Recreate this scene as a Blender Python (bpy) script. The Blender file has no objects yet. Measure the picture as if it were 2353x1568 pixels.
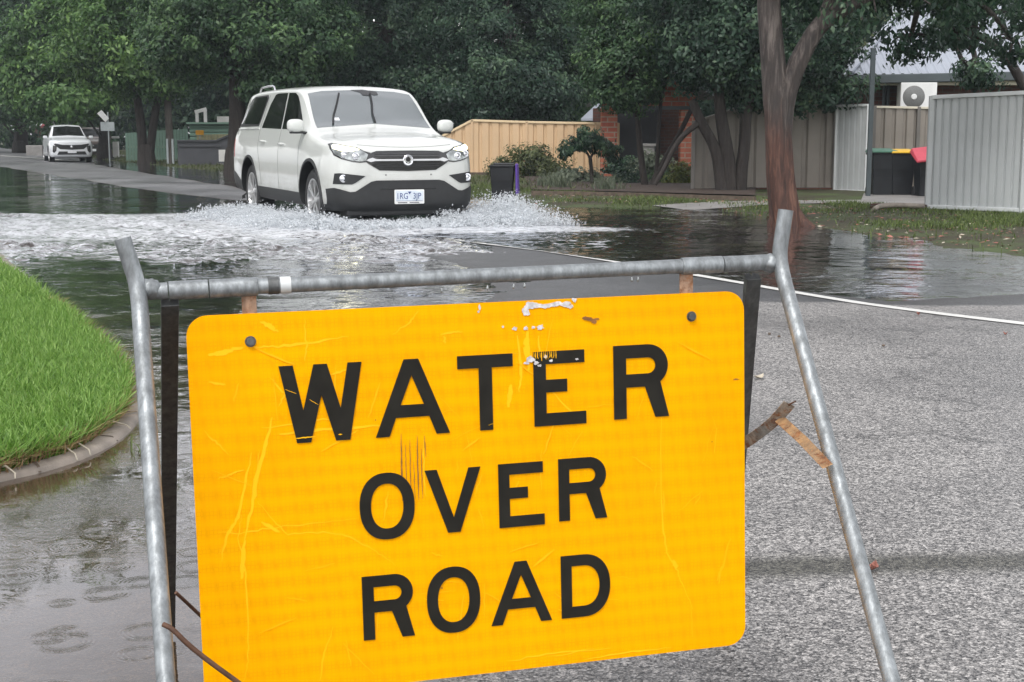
import bpy, bmesh, math, random
import numpy as np
from mathutils import Vector, Matrix
from mathutils.bvhtree import BVHTree
from mathutils.geometry import delaunay_2d_cdt
PI = math.pi
rng = np.random.default_rng(7)
random.seed(7)
scene = bpy.context.scene
COL = scene.collection
# ------------------------------------------------------------------ camera
CAMH = 1.1
PITCH = math.atan(474 / 3200)
cam_d = bpy.data.cameras.new("camera"); cam = bpy.data.objects.new("camera", cam_d); COL.objects.link(cam)
cam.location = (0, 0, CAMH); cam.rotation_euler = (PI / 2 - PITCH, 0, 0)
cam_d.sensor_width = 36; cam_d.lens = 3200 / 2353 * 36; cam_d.clip_end = 2000; cam_d.clip_start = 0.05
scene.camera = cam
# ------------------------------------------------------------------ light
SUN_EL, SUN_AZ = math.radians(58), math.radians(200)     # azimuth clockwise from +Y
world = bpy.data.worlds.new("World"); scene.world = world; world.use_nodes = True
wn, wl = world.node_tree.nodes, world.node_tree.links
wn.clear()
wo = wn.new("ShaderNodeOutputWorld"); wb = wn.new("ShaderNodeBackground"); sky = wn.new("ShaderNodeTexSky")
sky.sky_type = 'NISHITA'; sky.sun_disc = False; sky.sun_elevation = SUN_EL; sky.sun_rotation = SUN_AZ
sky.air_density = 1.0; sky.dust_density = 1.0; sky.ozone_density = 1.5
hs = wn.new("ShaderNodeHueSaturation"); hs.inputs["Saturation"].default_value = 0.16; hs.inputs["Value"].default_value = 1.0
# soft overcast cloud variation
tc = wn.new("ShaderNodeTexCoord"); cn = wn.new("ShaderNodeTexNoise"); cn.inputs["Scale"].default_value = 3.2; cn.inputs["Detail"].default_value = 5
cr = wn.new("ShaderNodeMapRange"); cr.inputs[1].default_value = 0.3; cr.inputs[2].default_value = 0.75; cr.inputs[3].default_value = 0.6; cr.inputs[4].default_value = 1.3
cm = wn.new("ShaderNodeMix"); cm.data_type = 'RGBA'; cm.blend_type = 'MULTIPLY'; cm.inputs[0].default_value = 1.0
tint = wn.new("ShaderNodeMix"); tint.data_type = 'RGBA'; tint.blend_type = 'MULTIPLY'; tint.inputs[0].default_value = 1.0
tint.inputs[7].default_value = (1.0, 0.97, 0.955, 1)
wl.new(sky.outputs[0], hs.inputs["Color"]); wl.new(hs.outputs[0], cm.inputs[6])
wl.new(tc.outputs["Generated"], cn.inputs["Vector"]); wl.new(cn.outputs["Fac"], cr.inputs[0]); wl.new(cr.outputs[0], cm.inputs[7])
wl.new(cm.outputs[2], tint.inputs[6]); wl.new(tint.outputs[2], wb.inputs["Color"])
wb.inputs["Strength"].default_value = 0.15
wl.new(wb.outputs[0], wo.inputs[0])
sun_d = bpy.data.lights.new("sun", 'SUN'); sun = bpy.data.objects.new("sun", sun_d); COL.objects.link(sun)
sun_d.energy = 0.7; sun_d.angle = math.radians(25); sun_d.color = (1.0, 0.97, 0.93)
sdir = Vector((math.sin(SUN_AZ) * math.cos(SUN_EL), math.cos(SUN_AZ) * math.cos(SUN_EL), math.sin(SUN_EL)))
sun.rotation_euler = sdir.to_track_quat('Z', 'Y').to_euler(); sun.location = sdir * 40
scene.view_settings.view_transform = 'Standard'; scene.view_settings.look = 'None'
scene.view_settings.gamma = 1.0; scene.view_settings.exposure = 1.35
scene.cycles.max_bounces = 8; scene.cycles.transparent_max_bounces = 12
scene.cycles.caustics_reflective = False; scene.cycles.caustics_refractive = False
scene.cycles.use_denoising = True
scene.cycles.sample_clamp_indirect = 4.0
# ------------------------------------------------------------------ frame helpers
def ray(x, y):
    dx, dy = (x - 1176.5) / 3200, -(y - 784) / 3200
    return Vector((dx, math.cos(PITCH) + dy * math.sin(PITCH), -math.sin(PITCH) + dy * math.cos(PITCH)))
def GP(x, y, z=0.0):
    "point of the horizontal plane z seen at photo position x, y"
    D = ray(x, y); t = (z - CAMH) / D.z
    return Vector((D.x * t, D.y * t, z))
def AT(x, y, Y):
    "point at world depth Y seen at photo position x, y"
    D = ray(x, y); t = Y / D.y
    return Vector((D.x * t, Y, CAMH + D.z * t))
RO = GP(1500, 628); RO = Vector((RO.x, RO.y, 0))
RA = math.radians(25)
RD = Vector((-math.sin(RA), math.cos(RA), 0)); RN = Vector((math.cos(RA), math.sin(RA), 0))
def NT(n, t, z=0.0):
    p = RO + RN * n + RD * t
    return Vector((p.x, p.y, z))
def to_nt(X, Y):
    rx, ry = X - RO.x, Y - RO.y
    return rx * RN.x + ry * RN.y, rx * RD.x + ry * RD.y
# ------------------------------------------------------------------ object helpers
def link(o): COL.objects.link(o); return o
def thing(name, label, cat, loc=(0, 0, 0), rotz=0.0, group=None):
    o = link(bpy.data.objects.new(name, None)); o.location = loc; o.rotation_euler = (0, 0, rotz)
    o.empty_display_size = 0.2
    o['label'] = label; o['category'] = cat
    if group: o['group'] = group
    return o
def tag(o, label, cat, group=None, kind=None):
    o['label'] = label; o['category'] = cat
    if group: o['group'] = group
    if kind: o['kind'] = kind
    return o
def copy_tree(o, parent=None):
    c = link(o.copy()); c.parent = parent
    for ch in list(o.children): copy_tree(ch, c)
    return c
def wloc(p):
    v = Vector((0, 0, 0))
    while p is not None: v += Vector(p.location); p = p.parent
    return v
class MB:
    def __init__(s): s.v = []; s.f = []; s.m = []
    def add(s, V, F, mi=0):
        b = len(s.v); s.v += [tuple(q) for q in V]
        s.f += [tuple(b + i for i in f) for f in F]; s.m += [mi] * len(F)
        return s
    def box(s, c, d, rz=0.0, mi=0, M=None):
        hx, hy, hz = d[0] / 2, d[1] / 2, d[2] / 2
        P = [Vector((sx * hx, sy * hy, sz * hz)) for sz in (-1, 1) for sx, sy in ((-1, -1), (1, -1), (1, 1), (-1, 1))]
        R = M if M is not None else Matrix.Rotation(rz, 3, 'Z')
        P = [R @ q + Vector(c) for q in P]
        return s.add(P, [(3, 2, 1, 0), (4, 5, 6, 7), (0, 1, 5, 4), (1, 2, 6, 5), (2, 3, 7, 6), (3, 0, 4, 7)], mi)
    def bar(s, a, b, w, h, up=(0, 0, 1), mi=0):
        a, b = Vector(a), Vector(b); x = (b - a); L = x.length; x.normalize()
        z = Vector(up); y = z.cross(x)
        if y.length < 1e-4: y = Vector((0, 1, 0)).cross(x)
        y.normalize(); z = x.cross(y)
        M = Matrix((x, y, z)).transposed()
        return s.box((a + b) / 2, (L, w, h), mi=mi, M=M)
    def tube(s, pts, r, seg=12, cap=True, mi=0, jit=0.0, ridge=0.0):
        pts = [Vector(p) for p in pts]; n = len(pts)
        rs = r if hasattr(r, '__len__') else [r] * n
        V = []; F = []
        t0 = (pts[1] - pts[0]).normalized()
        u = t0.orthogonal().normalized()
        for i, p in enumerate(pts):
            t = (pts[min(i + 1, n - 1)] - pts[max(i - 1, 0)]).normalized()
            u = (u - t * u.dot(t)).normalized(); w = t.cross(u)
            for k in range(seg):
                a = 2 * PI * k / seg
                rr = rs[i] * (1 + jit * math.sin(3 * a + i * .37) * .6 + jit * (random.random() - .5))
                if ridge: rr *= 1 + ridge * (math.sin(4 * a + i * .06) * .6 + math.sin(7 * a + 1.3 - i * .05) * .5 + math.sin(13 * a + i * .11) * .3)
                V.append(p + (u * math.cos(a) + w * math.sin(a)) * rr)
        for i in range(n - 1):
            for k in range(seg):
                k2 = (k + 1) % seg
                F.append((i * seg + k, i * seg + k2, (i + 1) * seg + k2, (i + 1) * seg + k))
        if cap: F.append(tuple(range(seg - 1, -1, -1))); F.append(tuple((n - 1) * seg + k for k in range(seg)))
        return s.add(V, F, mi)
    def lathe(s, prof, seg=32, axis='Z', c=(0, 0, 0), mi=0, close=False):
        V = []; F = []; n = len(prof)
        for k in range(seg):
            a = 2 * PI * k / seg; ca, sa = math.cos(a), math.sin(a)
            for r, h in prof:
                q = (r * ca, r * sa, h) if axis == 'Z' else (r * ca, h, r * sa) if axis == 'Y' else (h, r * ca, r * sa)
                V.append(Vector(q) + Vector(c))
        m = n if close else n - 1
        for k in range(seg):
            k2 = (k + 1) % seg
            for i in range(m):
                j = (i + 1) % n
                F.append((k * n + i, k2 * n + i, k2 * n + j, k * n + j))
        return s.add(V, F, mi)
    def prism(s, poly, a, b, mi=0):
        "poly: 3D points; extruded by vector b-a"
        n = len(poly); e = Vector(b) - Vector(a)
        P = [Vector(q) for q in poly] + [Vector(q) + e for q in poly]
        F = [tuple(range(n - 1, -1, -1)), tuple(range(n, 2 * n))] + [(i, (i + 1) % n, n + (i + 1) % n, n + i) for i in range(n)]
        return s.add(P, F, mi)
    def build(s, name, mats, parent=None, world=True, smooth=None, bevel=0.0, flip=False):
        me = bpy.data.meshes.new(name)
        off = wloc(parent) if (parent is not None and world) else Vector((0, 0, 0))
        me.from_pydata([(p[0] - off.x, p[1] - off.y, p[2] - off.z) for p in s.v], [], s.f)
        if not isinstance(mats, (list, tuple)): mats = [mats]
        for m in mats: me.materials.append(m)
        if len(mats) > 1: me.polygons.foreach_set("material_index", s.m)
        bm = bmesh.new(); bm.from_mesh(me); bmesh.ops.recalc_face_normals(bm, faces=bm.faces); bm.to_mesh(me); bm.free()
        if smooth is not None:
            me.polygons.foreach_set("use_smooth", [True] * len(me.polygons))
            me.set_sharp_from_angle(angle=math.radians(smooth))
        me.update()
        o = link(bpy.data.objects.new(name, me)); o.parent = parent
        if bevel:
            b = o.modifiers.new("bevel", 'BEVEL'); b.width = bevel; b.segments = 2; b.limit_method = 'ANGLE'
        return o
def np_mesh(name, V, F, mats, parent=None, attr=None, smooth=False, mi=None):
    "V (n,3), F (m,k) arrays, fast"
    me = bpy.data.meshes.new(name); k = F.shape[1]
    me.vertices.add(len(V)); me.vertices.foreach_set("co", np.ascontiguousarray(V, dtype=np.float32).ravel())
    me.loops.add(F.size); me.loops.foreach_set("vertex_index", np.ascontiguousarray(F, dtype=np.int32).ravel())
    me.polygons.add(len(F)); me.polygons.foreach_set("loop_start", np.arange(0, F.size, k, dtype=np.int32))
    try: me.polygons.foreach_set("loop_total", np.full(len(F), k, dtype=np.int32))
    except Exception: pass
    if not isinstance(mats, (list, tuple)): mats = [mats]
    for m in mats: me.materials.append(m)
    if mi is not None: me.polygons.foreach_set("material_index", mi.astype(np.int32))
    me.update(calc_edges=True)
    if smooth: me.polygons.foreach_set("use_smooth", np.ones(len(F), dtype=bool))
    if attr is not None:
        a = me.attributes.new("rnd", 'FLOAT', 'FACE'); a.data.foreach_set("value", attr.astype(np.float32))
    me.validate()
    o = link(bpy.data.objects.new(name, me)); o.parent = parent
    return o
# ------------------------------------------------------------------ materials
def newmat(name):
    m = bpy.data.materials.new(name); m.use_nodes = True
    nt = m.node_tree; nt.nodes.clear()
    out = nt.nodes.new("ShaderNodeOutputMaterial")
    return m, nt, out
def N(nt, t, **kw):
    n = nt.nodes.new("ShaderNode" + t)
    for k, v in kw.items():
        if k.startswith("_"): setattr(n, k[1:], v)
        else: n.inputs[k.replace("__", " ")].default_value = v
    return n
def ramp(nt, fac, stops, interp='LINEAR'):
    r = nt.nodes.new("ShaderNodeValToRGB"); r.color_ramp.interpolation = interp
    el = r.color_ramp.elements
    while len(el) < len(stops): el.new(0.5)
    for e, (p, c) in zip(el, stops): e.position = p; e.color = tuple(c) + (1,) if len(c) == 3 else c
    nt.links.new(fac, r.inputs[0]); return r.outputs[0]
def mixc(nt, fac, a, b, mode='MIX'):
    m = nt.nodes.new("ShaderNodeMix"); m.data_type = 'RGBA'; m.blend_type = mode
    for sock, v in ((m.inputs[0], fac), (m.inputs[6], a), (m.inputs[7], b)):
        if hasattr(v, 'is_output'): nt.links.new(v, sock)
        elif isinstance(v, (int, float)): sock.default_value = v
        else: sock.default_value = tuple(v) + (1,)
    return m.outputs[2]
def math_(nt, op, a, b=None, c=None, clamp=False):
    m = nt.nodes.new("ShaderNodeMath"); m.operation = op; m.use_clamp = clamp
    for i, v in enumerate((a, b, c)):
        if v is None: continue
        if hasattr(v, 'is_output'): nt.links.new(v, m.inputs[i])
        else: m.inputs[i].default_value = v
    return m.outputs[0]
def noise(nt, scale, detail=4, vec=None, rough=0.55, dist=0.0):
    n = N(nt, "TexNoise", Scale=scale, Detail=detail, Roughness=rough, Distortion=dist)
    if vec is not None: nt.links.new(vec, n.inputs["Vector"])
    return n.outputs["Fac"]
def coords(nt, kind="Object", scale=None):
    t = nt.nodes.new("ShaderNodeTexCoord").outputs[kind]
    if scale is not None:
        mp = nt.nodes.new("ShaderNodeMapping"); mp.inputs["Scale"].default_value = scale
        nt.links.new(t, mp.inputs[0]); t = mp.outputs[0]
    return t
def bump(nt, h, strength=0.3, dist=0.01, normal=None):
    b = N(nt, "Bump", Strength=strength, Distance=dist); nt.links.new(h, b.inputs["Height"])
    if normal is not None: nt.links.new(normal, b.inputs["Normal"])
    return b.outputs[0]
def P(nt, out, col=None, rough=0.5, metal=0.0, spec=0.5, coat=0.0, normal=None, **kw):
    b = nt.nodes.new("ShaderNodeBsdfPrincipled")
    for s, v in (("Base Color", col), ("Roughness", rough), ("Metallic", metal)):
        if v is None: continue
        if hasattr(v, 'is_output'): nt.links.new(v, b.inputs[s])
        elif isinstance(v, (int, float)): b.inputs[s].default_value = v
        else: b.inputs[s].default_value = tuple(v) + (1,)
    b.inputs["Specular IOR Level"].default_value = spec
    b.inputs["Coat Weight"].default_value = coat; b.inputs["Coat Roughness"].default_value = 0.04
    if normal is not None: nt.links.new(normal, b.inputs["Normal"])
    for k, v in kw.items(): b.inputs[k.replace("__", " ")].default_value = v
    nt.links.new(b.outputs[0], out.inputs[0]); return b
def simple(name, col, rough=0.5, metal=0.0, var=0.12, scale=6, coat=0.0, bmp=0.0, bscale=60, spec=0.5, **kw):
    m, nt, out = newmat(name); c = coords(nt)
    col = tuple(col)
    dark = tuple(v * (1 - var) for v in col); lite = tuple(min(1, v * (1 + var)) for v in col)
    cc = ramp(nt, noise(nt, scale, 5, c), [(0.3, dark), (0.7, lite)])
    nm = bump(nt, noise(nt, bscale, 3, c), bmp, 0.004) if bmp else None
    P(nt, out, cc, rough, metal, spec, coat, nm, **kw); return m
M = {}
M['mirrorpaint'] = simple("white_mirror_paint", (0.58, 0.60, 0.575), 0.30, 0, 0.03, 2, coat=0.8)
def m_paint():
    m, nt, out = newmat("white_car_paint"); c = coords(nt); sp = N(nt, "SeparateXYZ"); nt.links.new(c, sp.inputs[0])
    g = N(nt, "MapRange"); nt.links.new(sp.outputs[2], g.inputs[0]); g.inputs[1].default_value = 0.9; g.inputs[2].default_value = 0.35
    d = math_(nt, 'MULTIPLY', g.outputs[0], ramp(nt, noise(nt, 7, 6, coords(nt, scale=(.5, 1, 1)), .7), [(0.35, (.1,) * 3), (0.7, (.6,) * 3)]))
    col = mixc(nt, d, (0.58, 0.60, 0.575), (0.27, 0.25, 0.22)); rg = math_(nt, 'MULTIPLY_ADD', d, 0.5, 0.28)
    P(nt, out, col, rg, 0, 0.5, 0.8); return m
M['paint'] = m_paint()
M['paint2'] = simple("white_suv_paint", (0.74, 0.77, 0.80), 0.3, 0, 0.02, 2, coat=1.0)
M['paint3'] = simple("brown_grey_car_paint", (0.12, 0.10, 0.09), 0.3, 0.2, 0.05, 2, coat=1.0)
M['black'] = simple("black_plastic", (0.014, 0.015, 0.016), 0.55, 0, 0.2, 12, bmp=0.2, bscale=200)
M['gloss'] = simple("gloss_black", (0.01, 0.01, 0.011), 0.15, 0, 0.1, 5, coat=0.5)
M['rubber'] = simple("tyre_rubber", (0.018, 0.018, 0.019), 0.6, 0, 0.25, 20, bmp=0.3, bscale=80)
M['silverbar'] = simple("satin_silver_trim", (0.62, 0.63, 0.64), 0.35, 0.2, 0.05, 5)
M['chrome'] = simple("chrome", (0.75, 0.76, 0.78), 0.12, 1.0, 0.05, 5)
M['alloy'] = simple("alloy_rim", (0.55, 0.55, 0.55), 0.28, 0.9, 0.15, 12)
M['glass'] = simple("dark_tinted_glass", (0.008, 0.009, 0.009), 0.06, 0, 0.1, 3, coat=0.0, spec=0.35)
M['mark'] = simple("white_plate", (0.75, 0.77, 0.8), 0.45, 0, 0.04, 20)
M['plateblue'] = simple("plate_blue_letters", (0.03, 0.06, 0.2), 0.5)
M['interior'] = simple("car_interior", (0.03, 0.03, 0.032), 0.8)
def m_wind():
    m, nt, out = newmat("windscreen_glass"); 
    b = P(nt, out, (0.085, 0.105, 0.11), 0.04, 0.0, 1.0, 1.0)
    c = coords(nt); nm = bump(nt, noise(nt, 90, 2, c), 0.12, 0.002); nt.links.new(nm, b.inputs["Normal"])
    b.inputs["IOR"].default_value = 2.0
    return m
M['wind'] = m_wind()
def m_emit(name, col, e):
    m, nt, out = newmat(name)
    b = P(nt, out, col, 0.2); b.inputs["Emission Color"].default_value = tuple(col) + (1,); b.inputs["Emission Strength"].default_value = e
    return m
M['drl'] = m_emit("lit_headlamp", (1.0, 0.93, 0.55), 2.2)
M['lampglass'] = simple("headlamp_lens", (0.28, 0.30, 0.30), 0.08, 0.5, 0.5, 14, coat=1.0)
M['galv'] = None
def m_galv(name, base, rust=0.0, rough=0.5):
    m, nt, out = newmat(name); c = coords(nt)
    n1 = noise(nt, 55, 6, coords(nt, scale=(1, 1, 0.35)), 0.7)
    n2 = noise(nt, 9, 4, c)
    col = ramp(nt, n1, [(0.3, tuple(b * 0.55 for b in base)), (0.5, base), (0.68, tuple(min(1, b * 1.55) for b in base))])
    col = mixc(nt, math_(nt, 'MULTIPLY', n2, 0.35), col, (0.16, 0.17, 0.17))
    n3 = noise(nt, 30, 8, c, 0.75)
    rs = ramp(nt, noise(nt, 90, 4, c), [(0.3, (0.09, 0.035, 0.015)), (0.7, (0.30, 0.13, 0.05))])
    fac = ramp(nt, n3, [(0.62 - rust * 0.5, (0, 0, 0)), (0.70 - rust * 0.45, (1, 1, 1))])
    col = mixc(nt, fac, col, rs) if rust > 0 else col
    rg = ramp(nt, n1, [(0.3, (rough + .15,) * 3), (0.7, (rough - .12,) * 3)])
    P(nt, out, col, rg, 0.6 if rust == 0 else 0.1, 0.5, 0, bump(nt, n1, 0.6, 0.001)); return m
M['galv'] = m_galv("galvanised_steel", (0.25, 0.27, 0.28))
M['galvdark'] = m_galv("weathered_steel", (0.085, 0.088, 0.088), 0.0, 0.5)
M['rusty'] = m_galv("rusty_steel", (0.30, 0.28, 0.25), 0.24, 0.6)
M['rustybr'] = m_galv("rust_brown_steel", (0.34, 0.20, 0.085), 0.22, 0.6)
M['rustbracket'] = m_galv("rusted_bracket_steel", (0.30, 0.18, 0.11), 0.30, 0.7)
M['rod'] = simple("rusty_rod", (0.10, 0.05, 0.03), 0.7, 0.2, 0.5, 60)
def m_sign():
    m, nt, out = newmat("amber_reflective_sheet")
    c = coords(nt)
    base = (0.93, 0.445, 0.002); deep = (0.84, 0.33, 0.002)
    h1 = noise(nt, 7, 4, c)
    col = ramp(nt, h1, [(0.25, (0.93, 0.385, 0.0)), (0.75, (0.96, 0.45, 0.0))])
    # fine honeycomb of the prismatic sheet
    vo = N(nt, "TexVoronoi", Scale=170.0, _feature='DISTANCE_TO_EDGE'); vo.inputs["Randomness"].default_value = 0.15
    nt.links.new(c, vo.inputs["Vector"])
    hc = ramp(nt, vo.outputs["Distance"], [(0.0, (1, 1, 1)), (0.25, (0, 0, 0))])
    # wavy horizontal bands
    wv = N(nt, "TexWave", Scale=11.0, Distortion=1.0, Detail=2.0, _bands_direction='Z'); nt.links.new(c, wv.inputs["Vector"]); wv.inputs["Detail Scale"].default_value = 2.0
    bandf = math_(nt, 'MULTIPLY', wv.outputs["Fac"], noise(nt, 3.0, 3, c))
    f = math_(nt, 'MULTIPLY_ADD', bandf, 0.45, 0.12)
    f = math_(nt, 'MULTIPLY', hc, f)
    col = mixc(nt, f, col, (0.55, 0.20, 0.001))
    col = mixc(nt, math_(nt, 'MULTIPLY', bandf, 0.35), col, deep)
    P(nt, out, col, 0.45, 0.0, 0.03, 0.0); return m
M['sign'] = m_sign()
M['scratch'] = simple("sign_scratch_yellow", (0.97, 0.50, 0.005), 0.45, 0, 0.03, 30, spec=.15)
M['scratch2'] = simple("sign_scuff_amber", (0.96, 0.465, 0.002), 0.45, 0, 0.03, 30, spec=.15)
M['bare'] = simple("bare_aluminium", (0.62, 0.60, 0.60), 0.4, 0.4, 0.35, 120)
M['brownmark'] = simple("brown_scrape", (0.22, 0.09, 0.02), 0.7, 0, 0.3, 90)
M['letter'] = simple("sign_black_vinyl", (0.017, 0.016, 0.013), 0.6, 0, 0.25, 25, spec=0.12)
def m_asphalt():
    m, nt, out = newmat("asphalt"); c = coords(nt)
    v1 = N(nt, "TexVoronoi", Scale=280.0); nt.links.new(c, v1.inputs["Vector"])
    v2 = N(nt, "TexVoronoi", Scale=120.0); nt.links.new(c, v2.inputs["Vector"])
    n0 = noise(nt, 0.55, 5, c, 0.6); n1 = noise(nt, 60, 5, c, 0.7)
    rc = N(nt, "SeparateColor"); nt.links.new(v1.outputs["Color"], rc.inputs[0])
    rc2 = N(nt, "SeparateColor"); nt.links.new(v2.outputs["Color"], rc2.inputs[0])
    mixr = math_(nt, 'MULTIPLY_ADD', rc.outputs[0], 0.55, math_(nt, 'MULTIPLY', rc2.outputs[0], 0.45))
    light = ramp(nt, mixr, [(0.16, (0.018, 0.018, 0.019)), (0.40, (0.125, 0.121, 0.118)), (0.64, (0.275, 0.265, 0.255)), (0.90, (0.58, 0.56, 0.535))])
    dark = ramp(nt, mixr, [(0.15, (0.022, 0.023, 0.025)), (0.6, (0.065, 0.067, 0.07)), (0.92, (0.15, 0.15, 0.152))])
    sp = N(nt, "SeparateXYZ"); nt.links.new(c, sp.inputs[0])
    # seam of the patch across the road at Y about 8.9 m, wavy
    wob = math_(nt, 'MULTIPLY_ADD', noise(nt, 1.3, 3, c), 0.35, -0.17)
    yy = math_(nt, 'ADD', sp.outputs[1], wob)
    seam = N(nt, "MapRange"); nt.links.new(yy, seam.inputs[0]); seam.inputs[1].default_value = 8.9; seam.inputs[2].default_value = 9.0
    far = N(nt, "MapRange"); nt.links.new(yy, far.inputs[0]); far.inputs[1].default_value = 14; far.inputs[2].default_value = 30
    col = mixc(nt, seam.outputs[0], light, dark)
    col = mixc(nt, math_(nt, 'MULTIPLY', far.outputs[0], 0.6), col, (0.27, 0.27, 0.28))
    # damp darker bands and joints
    damp = ramp(nt, n0, [(0.42, (1, 1, 1)), (0.62, (0.62, 0.62, 0.63))])
    col = mixc(nt, 1.0, col, damp, 'MULTIPLY')
    band = math_(nt, 'ABSOLUTE', math_(nt, 'ADD', math_(nt, 'ADD', sp.outputs[1], -3.42), math_(nt, 'MULTIPLY', wob, 0.55)))
    bm_ = N(nt, "MapRange"); nt.links.new(band, bm_.inputs[0]); bm_.inputs[1].default_value = 0.035; bm_.inputs[2].default_value = 0.12; bm_.inputs[3].default_value = 0.9; bm_.inputs[4].default_value = 0.0
    col = mixc(nt, bm_.outputs[0], col, mixc(nt, 1.0, light, (0.22, 0.22, 0.18), 'MULTIPLY'))
    # crack
    vc = N(nt, "TexVoronoi", Scale=0.33, _feature='DISTANCE_TO_EDGE')
    cv = N(nt, "VectorMath", _operation='ADD'); nt.links.new(c, cv.inputs[0])
    ns = N(nt, "TexNoise", Scale=3.0, Detail=5.0); nt.links.new(c, ns.inputs["Vector"]); nt.links.new(ns.outputs["Color"], cv.inputs[1]); nt.links.new(cv.outputs[0], vc.inputs["Vector"])
    ck = ramp(nt, vc.outputs["Distance"], [(0.0, (1, 1, 1)), (0.008, (0, 0, 0))])
    col = mixc(nt, math_(nt, 'MULTIPLY', ck, 0.6), col, (0.02, 0.02, 0.02))
    wetf = N(nt, "MapRange"); nt.links.new(sp.outputs[2], wetf.inputs[0]); wetf.inputs[1].default_value = 0.004; wetf.inputs[2].default_value = -0.006; wetf.inputs[3].default_value = 0.0; wetf.inputs[4].default_value = 1.0
    mud = ramp(nt, noise(nt, 1.8, 5, c, 0.6), [(0.38, (0.42, 0.29, 0.20)), (0.60, (0.85, 0.72, 0.60))])
    col = mixc(nt, wetf.outputs[0], col, mixc(nt, 1.0, col, mud, 'MULTIPLY'))
    rg = ramp(nt, n0, [(0.35, (0.5,) * 3), (0.65, (0.3,) * 3)])
    b = P(nt, out, col, rg, 0, 0.5, 0, bump(nt, v2.outputs["Distance"], 0.6, 0.004, bump(nt, v1.outputs["Distance"], 0.35, 0.002)))
    return m
M['asphalt'] = m_asphalt()
M['concrete'] = simple("kerb_concrete", (0.26, 0.225, 0.19), 0.6, 0, 0.35, 7, bmp=0.5, bscale=160)
M['path'] = simple("footpath_concrete", (0.26, 0.25, 0.24), 0.45, 0, 0.25, 2, bmp=0.3, bscale=60)
M['line'] = simple("road_line_paint", (0.66, 0.66, 0.63), 0.4, 0, 0.12, 20, bmp=0.4, bscale=150)
def m_soil():
    m, nt, out = newmat("verge_soil"); c = coords(nt)
    n1 = noise(nt, 1.1, 6, c, 0.65); n2 = noise(nt, 14, 6, c, 0.7)
    f = math_(nt, 'ADD', math_(nt, 'MULTIPLY', n1, 0.6), math_(nt, 'MULTIPLY', n2, 0.4))
    col = ramp(nt, f, [(0.32, (0.03, 0.024, 0.018)), (0.47, (0.055, 0.05, 0.03)), (0.55, (0.06, 0.085, 0.03)), (0.68, (0.10, 0.13, 0.05))])
    P(nt, out, col, 0.75, 0, 0.3, 0, bump(nt, n2, 0.8, 0.02)); return m
M['soil'] = m_soil()
M['mulch'] = simple("garden_mulch", (0.045, 0.03, 0.022), 0.85, 0, 0.6, 25, bmp=1.0, bscale=40)
def m_leaf(name, c0, c1, c2, trans=0.35, rough=0.45):
    m, nt, out = newmat(name)
    a = N(nt, "Attribute", _attribute_name="rnd")
    col = ramp(nt, a.outputs["Fac"], [(0.0, c0), (0.5, c1), (1.0, c2)])
    b = nt.nodes.new("ShaderNodeBsdfPrincipled"); nt.links.new(col, b.inputs["Base Color"]); b.inputs["Roughness"].default_value = rough
    b.inputs["Specular IOR Level"].default_value = 0.4
    t = nt.nodes.new("ShaderNodeBsdfTranslucent"); nt.links.new(col, t.inputs[0])
    mx = nt.nodes.new("ShaderNodeMixShader"); mx.inputs[0].default_value = trans
    nt.links.new(b.outputs[0], mx.inputs[1]); nt.links.new(t.outputs[0], mx.inputs[2]); nt.links.new(mx.outputs[0], out.inputs[0])
    return m
M['leaf'] = m_leaf("leaf_mid_green", (0.016, 0.043, 0.022), (0.052, 0.112, 0.048), (0.14, 0.24, 0.09))
M['leafdark'] = m_leaf("leaf_dark_green", (0.012, 0.033, 0.022), (0.036, 0.080, 0.047), (0.115, 0.19, 0.10))
M['leafbright'] = m_leaf("leaf_bright_green", (0.026, 0.07, 0.022), (0.085, 0.18, 0.05), (0.21, 0.35, 0.10))
M['leafolive'] = m_leaf("leaf_olive", (0.04, 0.055, 0.022), (0.085, 0.11, 0.04), (0.17, 0.19, 0.09))
M['leafpale'] = m_leaf("leaf_grey_green", (0.06, 0.08, 0.05), (0.12, 0.15, 0.10), (0.22, 0.25, 0.17))
M['leafyellow'] = m_leaf("leaf_yellow_green", (0.07, 0.09, 0.02), (0.14, 0.17, 0.04), (0.25, 0.27, 0.08))
M['grass'] = m_leaf("lush_grass", (0.05, 0.13, 0.02), (0.13, 0.27, 0.04), (0.32, 0.48, 0.13), 0.35, 0.4)
M['grasspoor'] = m_leaf("wet_verge_grass", (0.035, 0.05, 0.02), (0.085, 0.12, 0.035), (0.17, 0.23, 0.06), 0.3, 0.5)
M['straw'] = m_leaf("dry_grass_stems", (0.16, 0.09, 0.045), (0.30, 0.20, 0.10), (0.5, 0.38, 0.20), 0.2, 0.6)
def m_bark(name, a, b, c3, sc=(9, 9, 1.2)):
    m, nt, out = newmat(name)
    v = coords(nt, scale=sc); n1 = noise(nt, 2.2, 8, v, 0.7, 0.6); n2 = noise(nt, 0.8, 4, coords(nt), 0.6)
    col = ramp(nt, n1, [(0.3, a), (0.5, b), (0.7, c3)])
    P(nt, out, mixc(nt, n2, col, a), 0.7, 0, 0.3, 0, bump(nt, n1, 1.0, 0.03)); return m
M['bark'] = m_bark("dark_wet_bark", (0.022, 0.018, 0.016), (0.05, 0.042, 0.037), (0.10, 0.085, 0.075))
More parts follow.
